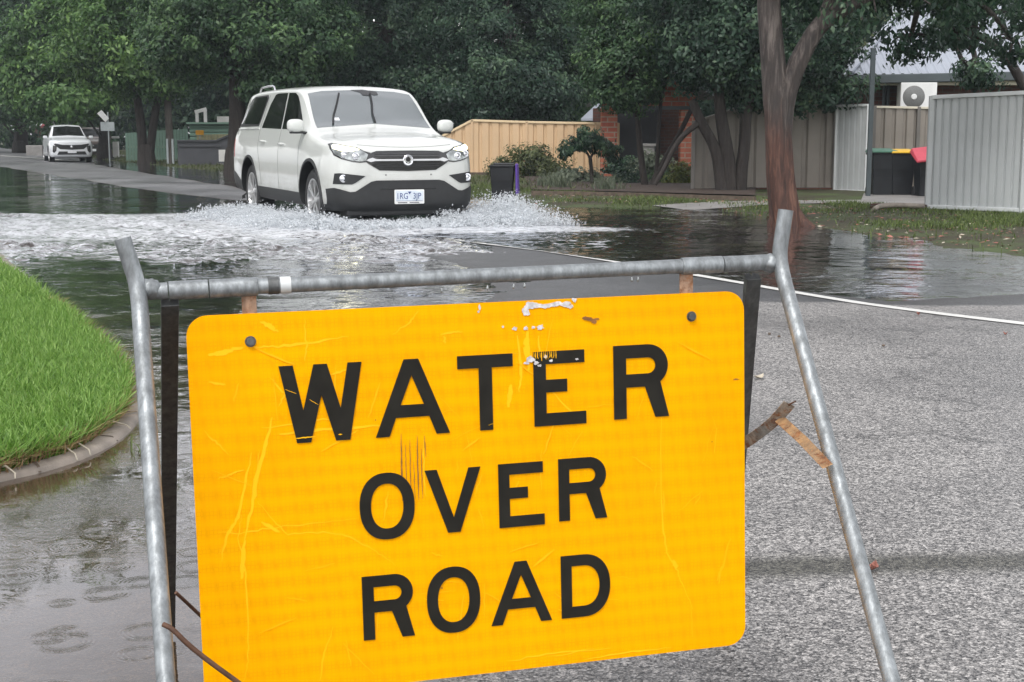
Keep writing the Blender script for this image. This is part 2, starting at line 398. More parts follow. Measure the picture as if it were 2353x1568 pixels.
def m_gum():
    m, nt, out = newmat("peeling_gum_bark")
    v = coords(nt, scale=(7, 7, 0.8)); n1 = noise(nt, 2.6, 8, v, 0.65, 0.8)
    cb = coords(nt); sp = N(nt, "SeparateXYZ"); nt.links.new(cb, sp.inputs[0])
    grey = ramp(nt, n1, [(0.3, (0.017, 0.014, 0.013)), (0.50, (0.055, 0.044, 0.039)), (0.68, (0.165, 0.14, 0.125))])
    red = ramp(nt, n1, [(0.3, (0.018, 0.011, 0.009)), (0.5, (0.075, 0.034, 0.024)), (0.68, (0.17, 0.085, 0.058))])
    hz = math_(nt, 'ADD', sp.outputs[2], math_(nt, 'MULTIPLY', noise(nt, 2.0, 4, coords(nt, scale=(2.5, 2.5, .5))), -1.6))
    f = N(nt, "MapRange"); nt.links.new(hz, f.inputs[0]); f.inputs[1].default_value = 0.25; f.inputs[2].default_value = 0.75
    col = mixc(nt, f.outputs[0], red, grey)
    P(nt, out, col, 0.6, 0, 0.4, 0, bump(nt, n1, 1.0, 0.03)); return m
M['gum'] = m_gum()
def m_brick(name, c1, c2, mortar, s=1.0, ax='X'):
    m, nt, out = newmat(name)
    sp = N(nt, "SeparateXYZ"); nt.links.new(coords(nt), sp.inputs[0])
    cb = N(nt, "CombineXYZ")
    nt.links.new(math_(nt, 'ADD', sp.outputs[0], sp.outputs[1]), cb.inputs[0]); nt.links.new(sp.outputs[2], cb.inputs[1])
    b = N(nt, "TexBrick", Scale=1.0); b.inputs["Brick Width"].default_value = 0.24 * s; b.inputs["Row Height"].default_value = 0.086 * s
    b.inputs["Mortar Size"].default_value = 0.010 * s; b.inputs["Mortar Smooth"].default_value = 0.1; b.inputs["Bias"].default_value = 0.0
    b.inputs["Color1"].default_value = c1 + (1,); b.inputs["Color2"].default_value = c2 + (1,); b.inputs["Mortar"].default_value = mortar + (1,)
    nt.links.new(cb.outputs[0], b.inputs["Vector"])
    col = mixc(nt, 0.4, b.outputs["Color"], ramp(nt, noise(nt, 8, 5, coords(nt)), [(0.3, (0.4, 0.4, 0.4)), (0.7, (1, 1, 1))]), 'MULTIPLY')
    P(nt, out, col, 0.8, 0, 0.3, 0, bump(nt, b.outputs["Fac"], -0.6, 0.006)); return m
M['brick'] = m_brick("orange_brick", (0.52, 0.17, 0.10), (0.40, 0.11, 0.07), (0.40, 0.32, 0.25), 1.5)
M['brickdark'] = m_brick("brown_brick", (0.12, 0.05, 0.035), (0.07, 0.032, 0.025), (0.09, 0.075, 0.065), 1.0)
M['beige'] = simple("cream_steel_sheet", (0.60, 0.42, 0.25), 0.5, 0.0, 0.06, 1.5)
M['beigetop'] = simple("cream_steel_cap", (0.68, 0.53, 0.33), 0.45, 0.0, 0.05, 2)
M['taupe'] = simple("taupe_steel_sheet", (0.23, 0.205, 0.175), 0.5, 0.0, 0.14, 1.5)
M['taupedark'] = simple("dark_taupe_sheet", (0.135, 0.125, 0.112), 0.5, 0.0, 0.12, 1.5)
M['silver'] = simple("pale_grey_sheet", (0.42, 0.44, 0.44), 0.42, 0.0, 0.10, 1.3)
M['silvercap'] = simple("pale_grey_cap", (0.55, 0.57, 0.57), 0.4, 0.0, 0.08, 3)
M['slate'] = simple("slate_painted_steel", (0.055, 0.07, 0.075), 0.5, 0.0, 0.1, 3)
M['roof'] = simple("zinc_roof_sheet", (0.36, 0.39, 0.44), 0.35, 0.3, 0.08, 1.0)
M['cream'] = simple("cream_fascia", (0.62, 0.58, 0.47), 0.6, 0, 0.08, 3)
M['white'] = simple("white_enamel", (0.74, 0.75, 0.74), 0.4, 0, 0.06, 5)
M['dkgrey'] = simple("charcoal_steel", (0.045, 0.048, 0.055), 0.5, 0, 0.1, 3)
M['fangrey'] = simple("grey_fan_guard", (0.16, 0.165, 0.16), 0.5, 0, 0.2, 60)
M['binbody'] = simple("black_bin_plastic", (0.012, 0.014, 0.017), 0.5, 0, 0.25, 6)
M['purple'] = simple("purple_lid", (0.12, 0.06, 0.36), 0.45, 0, 0.1, 6)
M['yellowlid'] = simple("yellow_lid", (0.70, 0.42, 0.02), 0.45, 0, 0.1, 6)
M['redlid'] = simple("red_lid", (0.52, 0.07, 0.10), 0.4, 0, 0.1, 6)
M['greenlid'] = simple("green_lid", (0.06, 0.16, 0.11), 0.45, 0, 0.1, 6)
M['greenshed'] = simple("green_steel_cladding", (0.13, 0.22, 0.17), 0.5, 0, 0.08, 2)
M['paling'] = simple("timber_palings", (0.40, 0.37, 0.22), 0.8, 0, 0.3, 5)
M['dkfence'] = simple("charcoal_panels", (0.05, 0.052, 0.06), 0.6, 0, 0.15, 3)
M['pole'] = m_bark("weathered_pole_timber", (0.08, 0.07, 0.06), (0.15, 0.135, 0.12), (0.24, 0.22, 0.2), (20, 20, 1.5))
M['signgrey'] = simple("grey_sign_back", (0.38, 0.42, 0.43), 0.4, 0.3, 0.1, 9)
M['cloth'] = simple("white_render", (0.6, 0.6, 0.58), 0.7, 0, 0.1, 3)
M['timber'] = simple("sleeper_timber", (0.10, 0.075, 0.055), 0.75, 0, 0.4, 10)
M['redroof'] = simple("red_tiles", (0.28, 0.05, 0.05), 0.7, 0, 0.15, 10)
M['signamber'] = simple("small_amber_sign", (0.90, 0.42, 0.02), 0.5)
M['deadleaf'] = simple("fallen_leaf", (0.30, 0.12, 0.09), 0.6, 0, 0.4, 30)
M['paleleaf'] = simple("pale_fallen_leaf", (0.42, 0.38, 0.30), 0.6, 0, 0.3, 30)
def m_foam():
    m, nt, out = newmat("water_spray")
    b = nt.nodes.new("ShaderNodeBsdfPrincipled"); b.inputs["Base Color"].default_value = (0.80, 0.83, 0.86, 1); b.inputs["Roughness"].default_value = 0.12
    t = nt.nodes.new("ShaderNodeBsdfTranslucent"); t.inputs[0].default_value = (0.85, 0.88, 0.9, 1)
    tr = nt.nodes.new("ShaderNodeBsdfTransparent")
    m1 = nt.nodes.new("ShaderNodeMixShader"); m1.inputs[0].default_value = 0.35
    m2 = nt.nodes.new("ShaderNodeMixShader"); m2.inputs[0].default_value = 0.38
    nt.links.new(b.outputs[0], m1.inputs[1]); nt.links.new(t.outputs[0], m1.inputs[2])
    nt.links.new(m1.outputs[0], m2.inputs[1]); nt.links.new(tr.outputs[0], m2.inputs[2]); nt.links.new(m2.outputs[0], out.inputs[0])
    return m
M['whitewater'] = m_foam()
def m_water():
    m, nt, out = newmat("flood_water"); c = coords(nt)
    sp = N(nt, "SeparateXYZ"); nt.links.new(c, sp.inputs[0])
    # gentle ripples everywhere
    n1 = noise(nt, 3.2, 3, coords(nt, scale=(1.0, 1.0, 1.0)), 0.5); n2 = noise(nt, 14, 3, c, 0.55)
    near = N(nt, "MapRange"); nt.links.new(sp.outputs[1], near.inputs[0]); near.inputs[1].default_value = 4.6; near.inputs[2].default_value = 7.0; near.inputs[3].default_value = 0.0; near.inputs[4].default_value = 1.0
    calm = ramp(nt, noise(nt, 0.5, 2, c), [(0.4, (0.25,) * 3), (0.6, (1, 1, 1))])
    hh = math_(nt, 'ADD', math_(nt, 'MULTIPLY', n1, 1.0), math_(nt, 'MULTIPLY', n2, 0.22))
    hh = math_(nt, 'MULTIPLY', hh, math_(nt, 'MULTIPLY_ADD', near.outputs[0], 0.8, 0.1))
    hh = math_(nt, 'MULTIPLY', hh, calm)
    b1 = bump(nt, hh, 1.0, 0.035)
    # rain rings in the shallow water beside the sign
    h = None
    for sc, seed in ((2.6, 0.0), (4.1, 7.3), (6.5, 3.1)):
        mp = nt.nodes.new("ShaderNodeMapping"); mp.inputs["Location"].default_value = (seed, seed * 1.7, 0)
        nt.links.new(c, mp.inputs[0])
        v = N(nt, "TexVoronoi", Scale=sc, _voronoi_dimensions='2D'); nt.links.new(mp.outputs[0], v.inputs["Vector"])
        rc = N(nt, "SeparateColor"); nt.links.new(v.outputs["Color"], rc.inputs[0])
        d = math_(nt, 'DIVIDE', v.outputs["Distance"], sc)            # metres from drop
        R = math_(nt, 'MULTIPLY_ADD', rc.outputs[0], 0.045, 0.008)    # ring radius
        w = math_(nt, 'SINE', math_(nt, 'MULTIPLY', math_(nt, 'SUBTRACT', d, R), 560.0))
        q = math_(nt, 'DIVIDE', math_(nt, 'SUBTRACT', d, R), 0.015)
        env = math_(nt, 'POWER', 2.718, math_(nt, 'MULTIPLY', math_(nt, 'MULTIPLY', q, q), -1.0))
        on = math_(nt, 'GREATER_THAN', rc.outputs[1], 0.35)
        hh2 = math_(nt, 'MULTIPLY', math_(nt, 'MULTIPLY', w, env), on)
        h = hh2 if h is None else math_(nt, 'ADD', h, hh2)
    ringm = N(nt, "MapRange"); nt.links.new(sp.outputs[1], ringm.inputs[0]); ringm.inputs[1].default_value = 5.0; ringm.inputs[2].default_value = 7.5; ringm.inputs[3].default_value = 1.0; ringm.inputs[4].default_value = 0.0
    h = math_(nt, 'MULTIPLY', h, math_(nt, 'MULTIPLY', ringm.outputs[0], ramp(nt, noise(nt, 1.1, 2, c), [(0.35, (.15,) * 3), (0.6, (1, 1, 1))])))
    rip = math_(nt, 'MULTIPLY', math_(nt, 'MULTIPLY', noise(nt, 55, 3, c), ramp(nt, noise(nt, 1.6, 3, c), [(0.46, (0, 0, 0)), (0.6, (1, 1, 1))])), ringm.outputs[0])
    b2 = bump(nt, math_(nt, 'ADD', h, math_(nt, 'MULTIPLY', rip, 2.4)), 0.20, 0.0013, b1)
    fr = N(nt, "Fresnel", IOR=1.36); nt.links.new(b2, fr.inputs["Normal"])
    fz = math_(nt, 'MULTIPLY_ADD', fr.outputs[0], 1.6, 0.01, clamp=True)
    gl = N(nt, "BsdfGlossy", Roughness=0.02); gl.inputs["Color"].default_value = (0.96, 0.97, 1.0, 1); nt.links.new(b2, gl.inputs["Normal"])
    tr = N(nt, "BsdfTransparent"); tr.inputs["Color"].default_value = (0.80, 0.72, 0.60, 1)
    df = N(nt, "BsdfDiffuse"); df.inputs["Color"].default_value = (0.072, 0.050, 0.032, 1)
    deep = N(nt, "MapRange"); nt.links.new(sp.outputs[1], deep.inputs[0]); deep.inputs[1].default_value = 5.0; deep.inputs[2].default_value = 9.0; deep.inputs[3].default_value = 0.38; deep.inputs[4].default_value = 0.3
    mb = nt.nodes.new("ShaderNodeMixShader"); nt.links.new(deep.outputs[0], mb.inputs[0])
    nt.links.new(tr.outputs[0], mb.inputs[1]); nt.links.new(df.outputs[0], mb.inputs[2])
    mx = nt.nodes.new("ShaderNodeMixShader"); nt.links.new(fz, mx.inputs[0]); nt.links.new(mb.outputs[0], mx.inputs[1]); nt.links.new(gl.outputs[0], mx.inputs[2])
    # wheel foam plus painted sky reflection on the ripples, by mesh attribute times noise
    a = N(nt, "Attribute", _attribute_name="whitewater")
    fo = math_(nt, 'SUBTRACT', math_(nt, 'ADD', math_(nt, 'ADD', math_(nt, 'MULTIPLY', noise(nt, 11, 8, coords(nt, scale=(.6, 1, 1)), 0.8, 0.8), .75), math_(nt, 'MULTIPLY', noise(nt, 2.2, 6, c, 0.7, 0.5), .25)), math_(nt, 'MULTIPLY', a.outputs["Fac"], 0.55)), 0.72)
    fo = math_(nt, 'MULTIPLY', fo, 7.0, clamp=True)
    fd = nt.nodes.new("ShaderNodeBsdfPrincipled"); fd.inputs["Base Color"].default_value = (0.66, 0.68, 0.71, 1); fd.inputs["Roughness"].default_value = 0.35
    nt.links.new(b1, fd.inputs["Normal"])
    mf = nt.nodes.new("ShaderNodeMixShader"); nt.links.new(math_(nt, 'MULTIPLY', fo, 0.85), mf.inputs[0]); nt.links.new(mx.outputs[0], mf.inputs[1]); nt.links.new(fd.outputs[0], mf.inputs[2])
    nt.links.new(mf.outputs[0], out.inputs[0]); return m
M['water'] = m_water()
# ------------------------------------------------------------------ terrain
def sstep(a, b, x): 
    q = np.clip((x - a) / (b - a), 0, 1); return q * q * (3 - 2 * q)
def lownoise(X, Y, s, seed):
    r = np.random.default_rng(seed); z = np.zeros_like(X)
    for k in range(10):
        a = r.uniform(0, 2 * PI); f = s * r.uniform(0.5, 2.2); ph = r.uniform(0, 6.28)
        z += np.sin(f * (X * np.cos(a) + Y * np.sin(a)) + ph)
    return z / 10
def road_z(X, Y):
    n, t = to_nt(X, Y)
    t0 = -2.35 + 4.3 * (1 - sstep(-0.5, 0.5, n)) + 0.25 * lownoise(X, Y, 2.5, 3)
    flood = np.where(t < t0, 0.010 * (t0 - t), -0.012 * (t - t0))
    flood = np.clip(flood, -0.055, 0.05)
    left = np.where(X < -0.15, 0.024 * (X + 0.15), 0.02 * (X + 0.15)); left = np.clip(left, -0.045, 0.03)
    left = left + 0.004 * lownoise(X, Y, 3.5, 5)
    # waterline edge on the left follows the puddle, relaxed inside t<2
    near = np.minimum(flood, np.where(Y < 10.5, left, np.where(n < -1.2, -0.03, flood)))
    near = near + 0.046 * np.exp(-((n - 0.02) / .22) ** 2) * sstep(-3, 0.5, t) * (1 - sstep(4.6, 6.6, t)) + 0.016 * np.exp(-((n + 0.6) / .55) ** 2) * sstep(-1, 0.5, t) * (1 - sstep(1.8, 3.2, t))
    c = np.interp(t, [9, 12, 14, 20, 34, 45, 60, 120], [-0.055, -0.02, 0.012, 0.026, 0.034, 0.045, 0.08, 0.3])
    far = c - 0.024 * np.abs(n - 0.5) + 0.006 * lownoise(X, Y, 0.9, 11)
    far = np.maximum(far, -0.09)
    w = sstep(8, 11, t)
    return near * (1 - w) + far * w
def verge_z(X, Y):
    n, t = to_nt(X, Y)
    wlv = np.interp(t, [-10, 0, 2.7, 5.9, 8.3, 9.0, 9.6, 30, 100], [3.85, 3.86, 4.4, 5.3, 6.0, 5.0, 3.9, 4.2, 4.0])
    z = np.clip((n - wlv) * 0.030, -0.06, 0.045) + 0.012 * lownoise(X, Y, 2.2, 9)
    return z
NK = 3.85     # right kerb line
na = np.unique(np.concatenate([np.linspace(-120, -12, 13), np.arange(-12, NK, 0.15), [NK], np.arange(NK + .15, 14, 0.15), np.linspace(14, 120, 14)]))
ta = np.unique(np.concatenate([np.linspace(-60, -13, 8), np.arange(-13, 18, 0.15), np.arange(18, 80, 0.6), np.linspace(80, 600, 14)]))
def grid(na, ta, zf, maskf=None):
    NN, TT = np.meshgrid(na, ta, indexing='ij')
    X = RO.x + RN.x * NN + RD.x * TT; Y = RO.y + RN.y * NN + RD.y * TT
    Z = zf(X, Y)
    V = np.stack([X, Y, Z], -1).reshape(-1, 3)
    a, b = len(na), len(ta)
    I = (np.arange(a - 1)[:, None] * b + np.arange(b - 1)[None, :]).ravel()
    F = np.stack([I, I + b, I + b + 1, I + 1], -1)
    return V, F
V, F = grid(na[na <= NK + 1e-6], ta, road_z)
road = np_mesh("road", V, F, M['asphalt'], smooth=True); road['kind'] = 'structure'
V, F = grid(na[na >= NK - 1e-6], ta, verge_z)
ground = np_mesh("ground", V, F, M['soil'], smooth=True); ground['kind'] = 'structure'
# white centre line laid on the road
def strip(name, pts, w, mat, zf, lift=0.004, seg=0.3):
    out = []
    P2 = [Vector((p[0], p[1], 0)) for p in pts]; Q = [P2[0]]
    for a, b in zip(P2[:-1], P2[1:]):
        k = max(1, int((b - a).length / seg))
        for i in range(1, k + 1): Q.append(a.lerp(b, i / k))
    for i, q in enumerate(Q):
        t = (Q[min(i + 1, len(Q) - 1)] - Q[max(0, i - 1)]).normalized(); s = Vector((t.y, -t.x, 0))
        out += [q - s * w / 2, q + s * w / 2]
    X = np.array([o.x for o in out]); Y = np.array([o.y for o in out]); Z = zf(X, Y) + lift
    n = len(Q); I = np.arange(n - 1) * 2
    return np_mesh(name, np.stack([X, Y, Z], -1), np.stack([I, I + 1, I + 3, I + 2], -1), mat)
lp = [GP(2700, 790), GP(2353, 752), GP(2170, 730), GP(1980, 705), GP(1840, 683), GP(1700, 660), GP(1500, 628), GP(1250, 582), GP(1100, 558), NT(0, 7)]
ln = strip("road_line", lp, 0.15, M['line'], road_z, 0.005, 0.25); ln['kind'] = 'structure'
lf = strip("far_road_line", [GP(-900, 352), GP(-300, 357), GP(0, 363), GP(100, 368), GP(182, 374)], 0.42, M['line'], road_z, 0.02, 2.0); lf['kind'] = 'structure'
pq = [GP(1160, 1580, .03), GP(1185, 1556, .03), GP(1225, 1550, .03), GP(1262, 1547, .03), GP(1300, 1562, .03), GP(1300, 1640, .03), GP(1180, 1660, .03)]
zq = float(road_z(np.array([pq[0].x]), np.array([pq[0].y]))[0]); mb = MB(); mb.add([(p.x, p.y, float(road_z(np.array([p.x]), np.array([p.y]))[0]) + .004) for p in pq], [tuple(range(7))]); o = mb.build("road_paint_patch", M['line']); o['kind'] = 'structure'
# ------------------------------------------------------------------ water sheet
wn_ = np.concatenate([np.linspace(-90, -9, 20)[:-1], np.arange(-9, 7.0, 0.04), np.linspace(7, 60, 20)])
wt_ = np.concatenate([np.arange(-11, -1, 0.08), np.arange(-1, 12.5, 0.04), np.arange(12.5, 24, 0.12), np.linspace(24, 120, 60)])
NN, TT = np.meshgrid(wn_, wt_, indexing='ij')
X = RO.x + RN.x * NN + RD.x * TT; Y = RO.y + RN.y * NN + RD.y * TT
def chop(X, Y, lam0, lam1, K, seed, pref=None):
    r = np.random.default_rng(seed); z = np.zeros_like(X)
    for k in range(K):
        L = lam0 * (lam1 / lam0) ** r.uniform(); a = r.uniform(0, 2 * PI)
        if pref is not None: a = pref + r.normal(0, 0.9)
        kk = 2 * PI / L; th = kk * (X * np.cos(a) + Y * np.sin(a)) + r.uniform(0, 6.28)
        z += L * (np.sin(th) + 0.25 * np.sin(2 * th + .5))
    return z / math.sqrt(K)
front = np.interp(NN, [-4.7, -2.7, -1.2, 0.3, 2.0], [3.4, 2.3, 1.75, 2.0, 3.0])
back = np.interp(NN, [-4.7, -3.9, -1.6, -0.6, 2, 3], [12.2, 11.6, 9.3, 10.5, 9.5, 8])
edge = 0.12 * chop(X, Y, 0.8, 2.5, 8, 21)
turb = sstep(-0.15, 0.25, TT + edge - front) * (1 - sstep(-0.4, 0.3, TT + edge * 1.5 - back))
turb = turb * (1 - 0.75 * sstep(-0.5, 0.4, NN)) * (1 - sstep(2.5, 4.5, NN))
mid = sstep(-2.5, -1, TT) * (1 - sstep(9, 14, TT))
amp = 0.060 * turb + 0.0045 * mid * sstep(6.5, 8.5, Y) + 0.0011 * sstep(5.5, 7.5, Y)
small = chop(X, Y, 0.10, 0.42, 46, 4)
Z = amp * small * (0.75 + 0.4 * chop(X, Y, 0.9, 2.0, 8, 31)) 
Z += 0.10 * turb * chop(X, Y, 0.5, 1.1, 10, 8, PI / 2) * 0.06
Z = np.where(Y < 7.2, Z * 0.3, Z)
whitewater = np.zeros_like(X)
fr_w = Vector((-2.465, 17.5, 0))
CY = math.radians(24)
def bump2(cx, cy, rx, ry, ang=0.0):
    dx, dy = X - cx, Y - cy; u = dx * math.cos(ang) + dy * math.sin(ang); v = -dx * math.sin(ang) + dy * math.cos(ang)
    return np.exp(-((u / rx) ** 2 + (v / ry) ** 2))
whitewater += 1.0 * bump2(-2.9, 17.2, 1.7, 0.8) + 0.9 * bump2(-4.0, 19.0, 1.8, 1.2) + 0.85 * bump2(0.0, 16.5, 1.4, 0.6) + 0.7 * bump2(-1.2, 16.3, 2.0, 0.5) + 0.25 * bump2(-4.5, 16.5, 3.0, 1.6)
whitewater += 0.45 * turb * (1 - sstep(-0.2, 1.0, NN))  # white painted over the choppy band, standing in for sky reflected by ripples
whitewater = np.clip(whitewater, 0, .60)
V = np.stack([X, Y, Z], -1).reshape(-1, 3); a, b = len(wn_), len(wt_)
I = (np.arange(a - 1)[:, None] * b + np.arange(b - 1)[None, :]).ravel()
F = np.stack([I, I + b, I + b + 1, I + 1], -1)
# keep only cells that have ground below the surface nearby
NNv, TTv = to_nt(V[:, 0], V[:, 1])
gz = np.where(NNv > NK, verge_z(V[:, 0], V[:, 1]), road_z(V[:, 0], V[:, 1]))
keep = (gz[F].min(axis=1) < 0.012)
F = F[keep]; used = np.unique(F); remap = np.full(len(V), -1); remap[used] = np.arange(len(used))
water = np_mesh("water", V[used], remap[F], M['water'], smooth=True); water['kind'] = 'structure'
fa = water.data.attributes.new("whitewater", 'FLOAT', 'POINT'); fa.data.foreach_set("value", whitewater.ravel()[used].astype(np.float32))
# ------------------------------------------------------------------ left grass verge with kerb
def smooth_poly(pts, it=2):
    for _ in range(it):
        o = [pts[0]]
        for a, b in zip(pts[:-1], pts[1:]): o += [a.lerp(b, .25), a.lerp(b, .75)]
        pts = o + [pts[-1]]
    return pts
kin = [NT(-4.78, 70), NT(-4.78, 20), NT(-4.76, 3.5), GP(80, 658, .02), GP(160, 735, .02), GP(240, 808, .02), GP(285, 855, .02), GP(300, 905, .02), GP(285, 960, .02), GP(235, 1000, .02),
       GP(170, 1040, .02), GP(90, 1062, .02), GP(0, 1090, .02), GP(-120, 1120, .02), GP(-500, 1180, .02), GP(-1600, 1250, .02)]
kout = [NT(-4.58, 70), NT(-4.58, 20), NT(-4.58, 3.5), GP(88, 655, 0), GP(172, 735, 0), GP(262, 815, 0), GP(318, 865, 0), GP(334, 915, 0), GP(326, 962, 0), GP(282, 1012, 0),
        GP(205, 1052, 0), GP(105, 1086, 0), GP(0, 1108, 0), GP(-120, 1140, 0), GP(-500, 1205, 0), GP(-1600, 1290, 0)]
kin = smooth_poly([Vector((p.x, p.y, 0)) for p in kin]); kout = smooth_poly([Vector((p.x, p.y, 0)) for p in kout])
mb = MB(); V = []; Fk = []
for i, (a, b) in enumerate(zip(kin, kout)):
    d = (b - a); d.z = 0
    V += [a + Vector((0, 0, .004)) - d * .2, a + Vector((0, 0, .026)), a.lerp(b, .70) + Vector((0, 0, .020)), a.lerp(b, .90) + Vector((0, 0, .012)), b + Vector((0, 0, -.001)), b + d.normalized() * .22 + Vector((0, 0, -.042))]
for i in range(len(kin) - 1):
    for k in range(5): Fk.append((i * 6 + k, i * 6 + k + 1, i * 6 + 7 + k, i * 6 + 6 + k))
mb.add(V, Fk, 0); acc = 0.0
for i in range(1, len(kin)):
    acc += (kin[i] - kin[i - 1]).length
    if acc > .42 and 4 < kin[i].y < 10:
        acc = 0; a, b = kin[i], kout[i]; t_ = (kout[i] - kout[i - 1]).normalized() * .006
        mb.add([a + t_ + Vector((0, 0, .0275)), a - t_ + Vector((0, 0, .0275)), a.lerp(b, .70) - t_ + Vector((0, 0, .0215)), a.lerp(b, .70) + t_ + Vector((0, 0, .0215))], [(0, 1, 2, 3)], 1)
        mb.add([a.lerp(b, .70) + t_ + Vector((0, 0, .0215)), a.lerp(b, .70) - t_ + Vector((0, 0, .0215)), b - t_ + Vector((0, 0, .003)), b + t_ + Vector((0, 0, .003))], [(0, 1, 2, 3)], 1)
kerb = mb.build("kerb", [M['concrete'], M['timber']], smooth=40); kerb['kind'] = 'structure'
poly = [(p.x, p.y) for p in kin] + [(-40, 2), (-60, 90)]
def in_poly(px, py, poly):
    ins = np.zeros(len(px), bool); j = len(poly) - 1
    for i in range(len(poly)):
        xi, yi = poly[i]; xj, yj = poly[j]
        c = ((yi > py) != (yj > py)) & (px < (xj - xi) * (py - yi) / (yj - yi + 1e-12) + xi)
        ins ^= c; j = i
    return ins
mb = MB(); mb.add([(p[0], p[1], .020) for p in poly], [tuple(range(len(poly)))])
vt = mb.build("verge", M['soil']); vt['kind'] = 'structure'
def blades(name, px, py, pz, h, w, mat, lean=0.5, seed=1, parent=None, bias=None):
    r = np.random.default_rng(seed); n = len(px)
    az = r.uniform(0, 2 * PI, n); ln_ = r.uniform(0.15, 1.0, n) * lean; H = h * r.uniform(0.6, 1.25, n); W = w * r.uniform(.6, 1.3, n)
    fa = r.uniform(0, 2 * PI, n)
    dx, dy = np.cos(az) * ln_, np.sin(az) * ln_
    if bias is not None: dx += bias[0]; dy += bias[1]
    wx, wy = np.cos(fa) * W / 2, np.sin(fa) * W / 2
    b = np.stack([px, py, pz], -1)
    def lv(f, wf):
        c = b + np.stack([dx * H * f * f, dy * H * f * f, H * f * (1 - 0.25 * ln_ * f)], -1)
        o = np.stack([wx * wf, wy * wf, 0 * wx], -1); return c - o, c + o
    a0, a1 = lv(0, 1); b0, b1 = lv(.5, .85); c0, c1 = lv(1, .08)
    V = np.stack([a0, a1, b0, b1, c0, c1], 1).reshape(-1, 3)
    i = np.arange(n) * 6
    F = np.concatenate([np.stack([i, i + 1, i + 3, i + 2], -1), np.stack([i + 2, i + 3, i + 5, i + 4], -1)])
    rn = np.clip(r.normal(.5, .22, n), 0, 1)
    return np_mesh(name, V, F, mat, parent, np.concatenate([rn, np.clip(rn + .12, 0, 1)]))
def scatter(poly, n, seed, x0, x1, y0, y1, dens=None):
    r = np.random.default_rng(seed); px = r.uniform(x0, x1, n); py = r.uniform(y0, y1, n)
    k = in_poly(px, py, poly)
    if dens is not None: k &= r.uniform(0, 1, n) < dens(px, py)
    return px[k], py[k]
px1, py1 = scatter(poly, 190000, 3, -3.6, -1.3, 4.0, 8.5)
px2, py2 = scatter(poly, 110000, 4, -7, -2.0, 8.5, 16)
pxa = np.concatenate([px1, px2]); pya = np.concatenate([py1, py2])
g = blades("grass", pxa, pya, np.full(len(pxa), .015), .10, .0085, M['grass'], 0.95, 5)
tag(g, "lush bright green grass on the kerbed corner at the left", "grass", kind='stuff')
# straw stems along the kerb edge
ke = [p for p in kin if p.y < 9 and p.x > -3.2]
L = []
for a, b in zip(ke[:-1], ke[1:]):
    for _ in range(int((b - a).length * 900)): L.append((a.lerp(b, random.random()), (b - a).normalized()))
sx = np.array([p.x - abs(random.gauss(0, .035)) for p, _ in L]); sy = np.array([p.y + random.gauss(0, .02) for p, _ in L])
s_ = blades("dry_grass", sx, sy, np.full(len(sx), .022), .075, .005, M['straw'], 1.6, 8, bias=(0.35, -0.3))
tag(s_, "dry straw coloured grass stems spilling over the concrete kerb", "grass", kind='stuff')
# dry runners crossing the kerb
for a, b in (((120, 1020), (178, 1058)), ((160, 1020), (208, 1046)), ((0, 1075), (35, 1100)), ((222, 975), (300, 985))):
    pa = GP(a[0], a[1], .035); pb = GP(b[0], b[1], .014); mb = MB()
    mb.tube([pa, pa.lerp(pb, .4) + Vector((0, 0, .02)), pa.lerp(pb, .8) + Vector((0.01, 0, .01)), pb], [.004, .0035, .003, .002], 6)
    o = mb.build("grass_runner", M['straw'] if False else M['paleleaf'], smooth=60)
    tag(o, "dry brown grass runner lying across the concrete kerb", "twig", "grass runners lying over the kerb")
# a weed sprig standing in the water by the kerb
mbx = blades("grass_sprig", np.array([GP(300 + i * 3.0, 1035 + (i % 4) * 5).x for i in range(12)]), np.array([GP(300 + i * 3.0, 1035 + (i % 4) * 5).y for i in range(12)]), np.full(12, -.01), .07, .004, M['grasspoor'], 1.2, 9)
tag(mbx, "thin green weed sprig sticking out of the water beside the kerb", "weed")
# right hand verge grass, patchy
def rdens(px, py):
    z = verge_z(px, py); q = lownoise(px, py, 2.4, 17)
    return np.clip((z + .004) / .03, 0, 1) * np.clip(0.40 + q * 2.2, 0.05, 1)
polyR = [(NT(3.85, -3).x, NT(3.85, -3).y), (NT(3.85, 80).x, NT(3.85, 80).y), (NT(14, 80).x, NT(14, 80).y), (NT(14, -3).x, NT(14, -3).y)]
pa, pb = scatter(polyR, 190000, 12, -3, 12, 11, 30, rdens)
nn_, tt_ = to_nt(pa, pb); k = (nn_ < 8.3) & ~((nn_ > 6.5) & (tt_ > 9.0))
pa, pb = pa[k], pb[k]
zz = verge_z(pa, pb)
g = blades("verge_grass", pa, pb, np.maximum(zz, -.02), .065, .012, M['grasspoor'], 0.9, 15)
tag(g, "patchy wet grass growing on the flooded verge across the road", "grass", kind='stuff')
pa, pb = scatter([(NT(4.1, 14).x, NT(4.1, 14).y), (NT(4.1, 85).x, NT(4.1, 85).y), (NT(12, 85).x, NT(12, 85).y), (NT(8, 14).x, NT(8, 14).y)], 60000, 22, -30, 6, 24, 85)
g = blades("far_verge_grass", pa, pb, verge_z(pa, pb), .10, .03, M['leafolive'], 0.8, 25)
tag(g, "short olive grass under the street trees far down the road", "grass", kind='stuff')
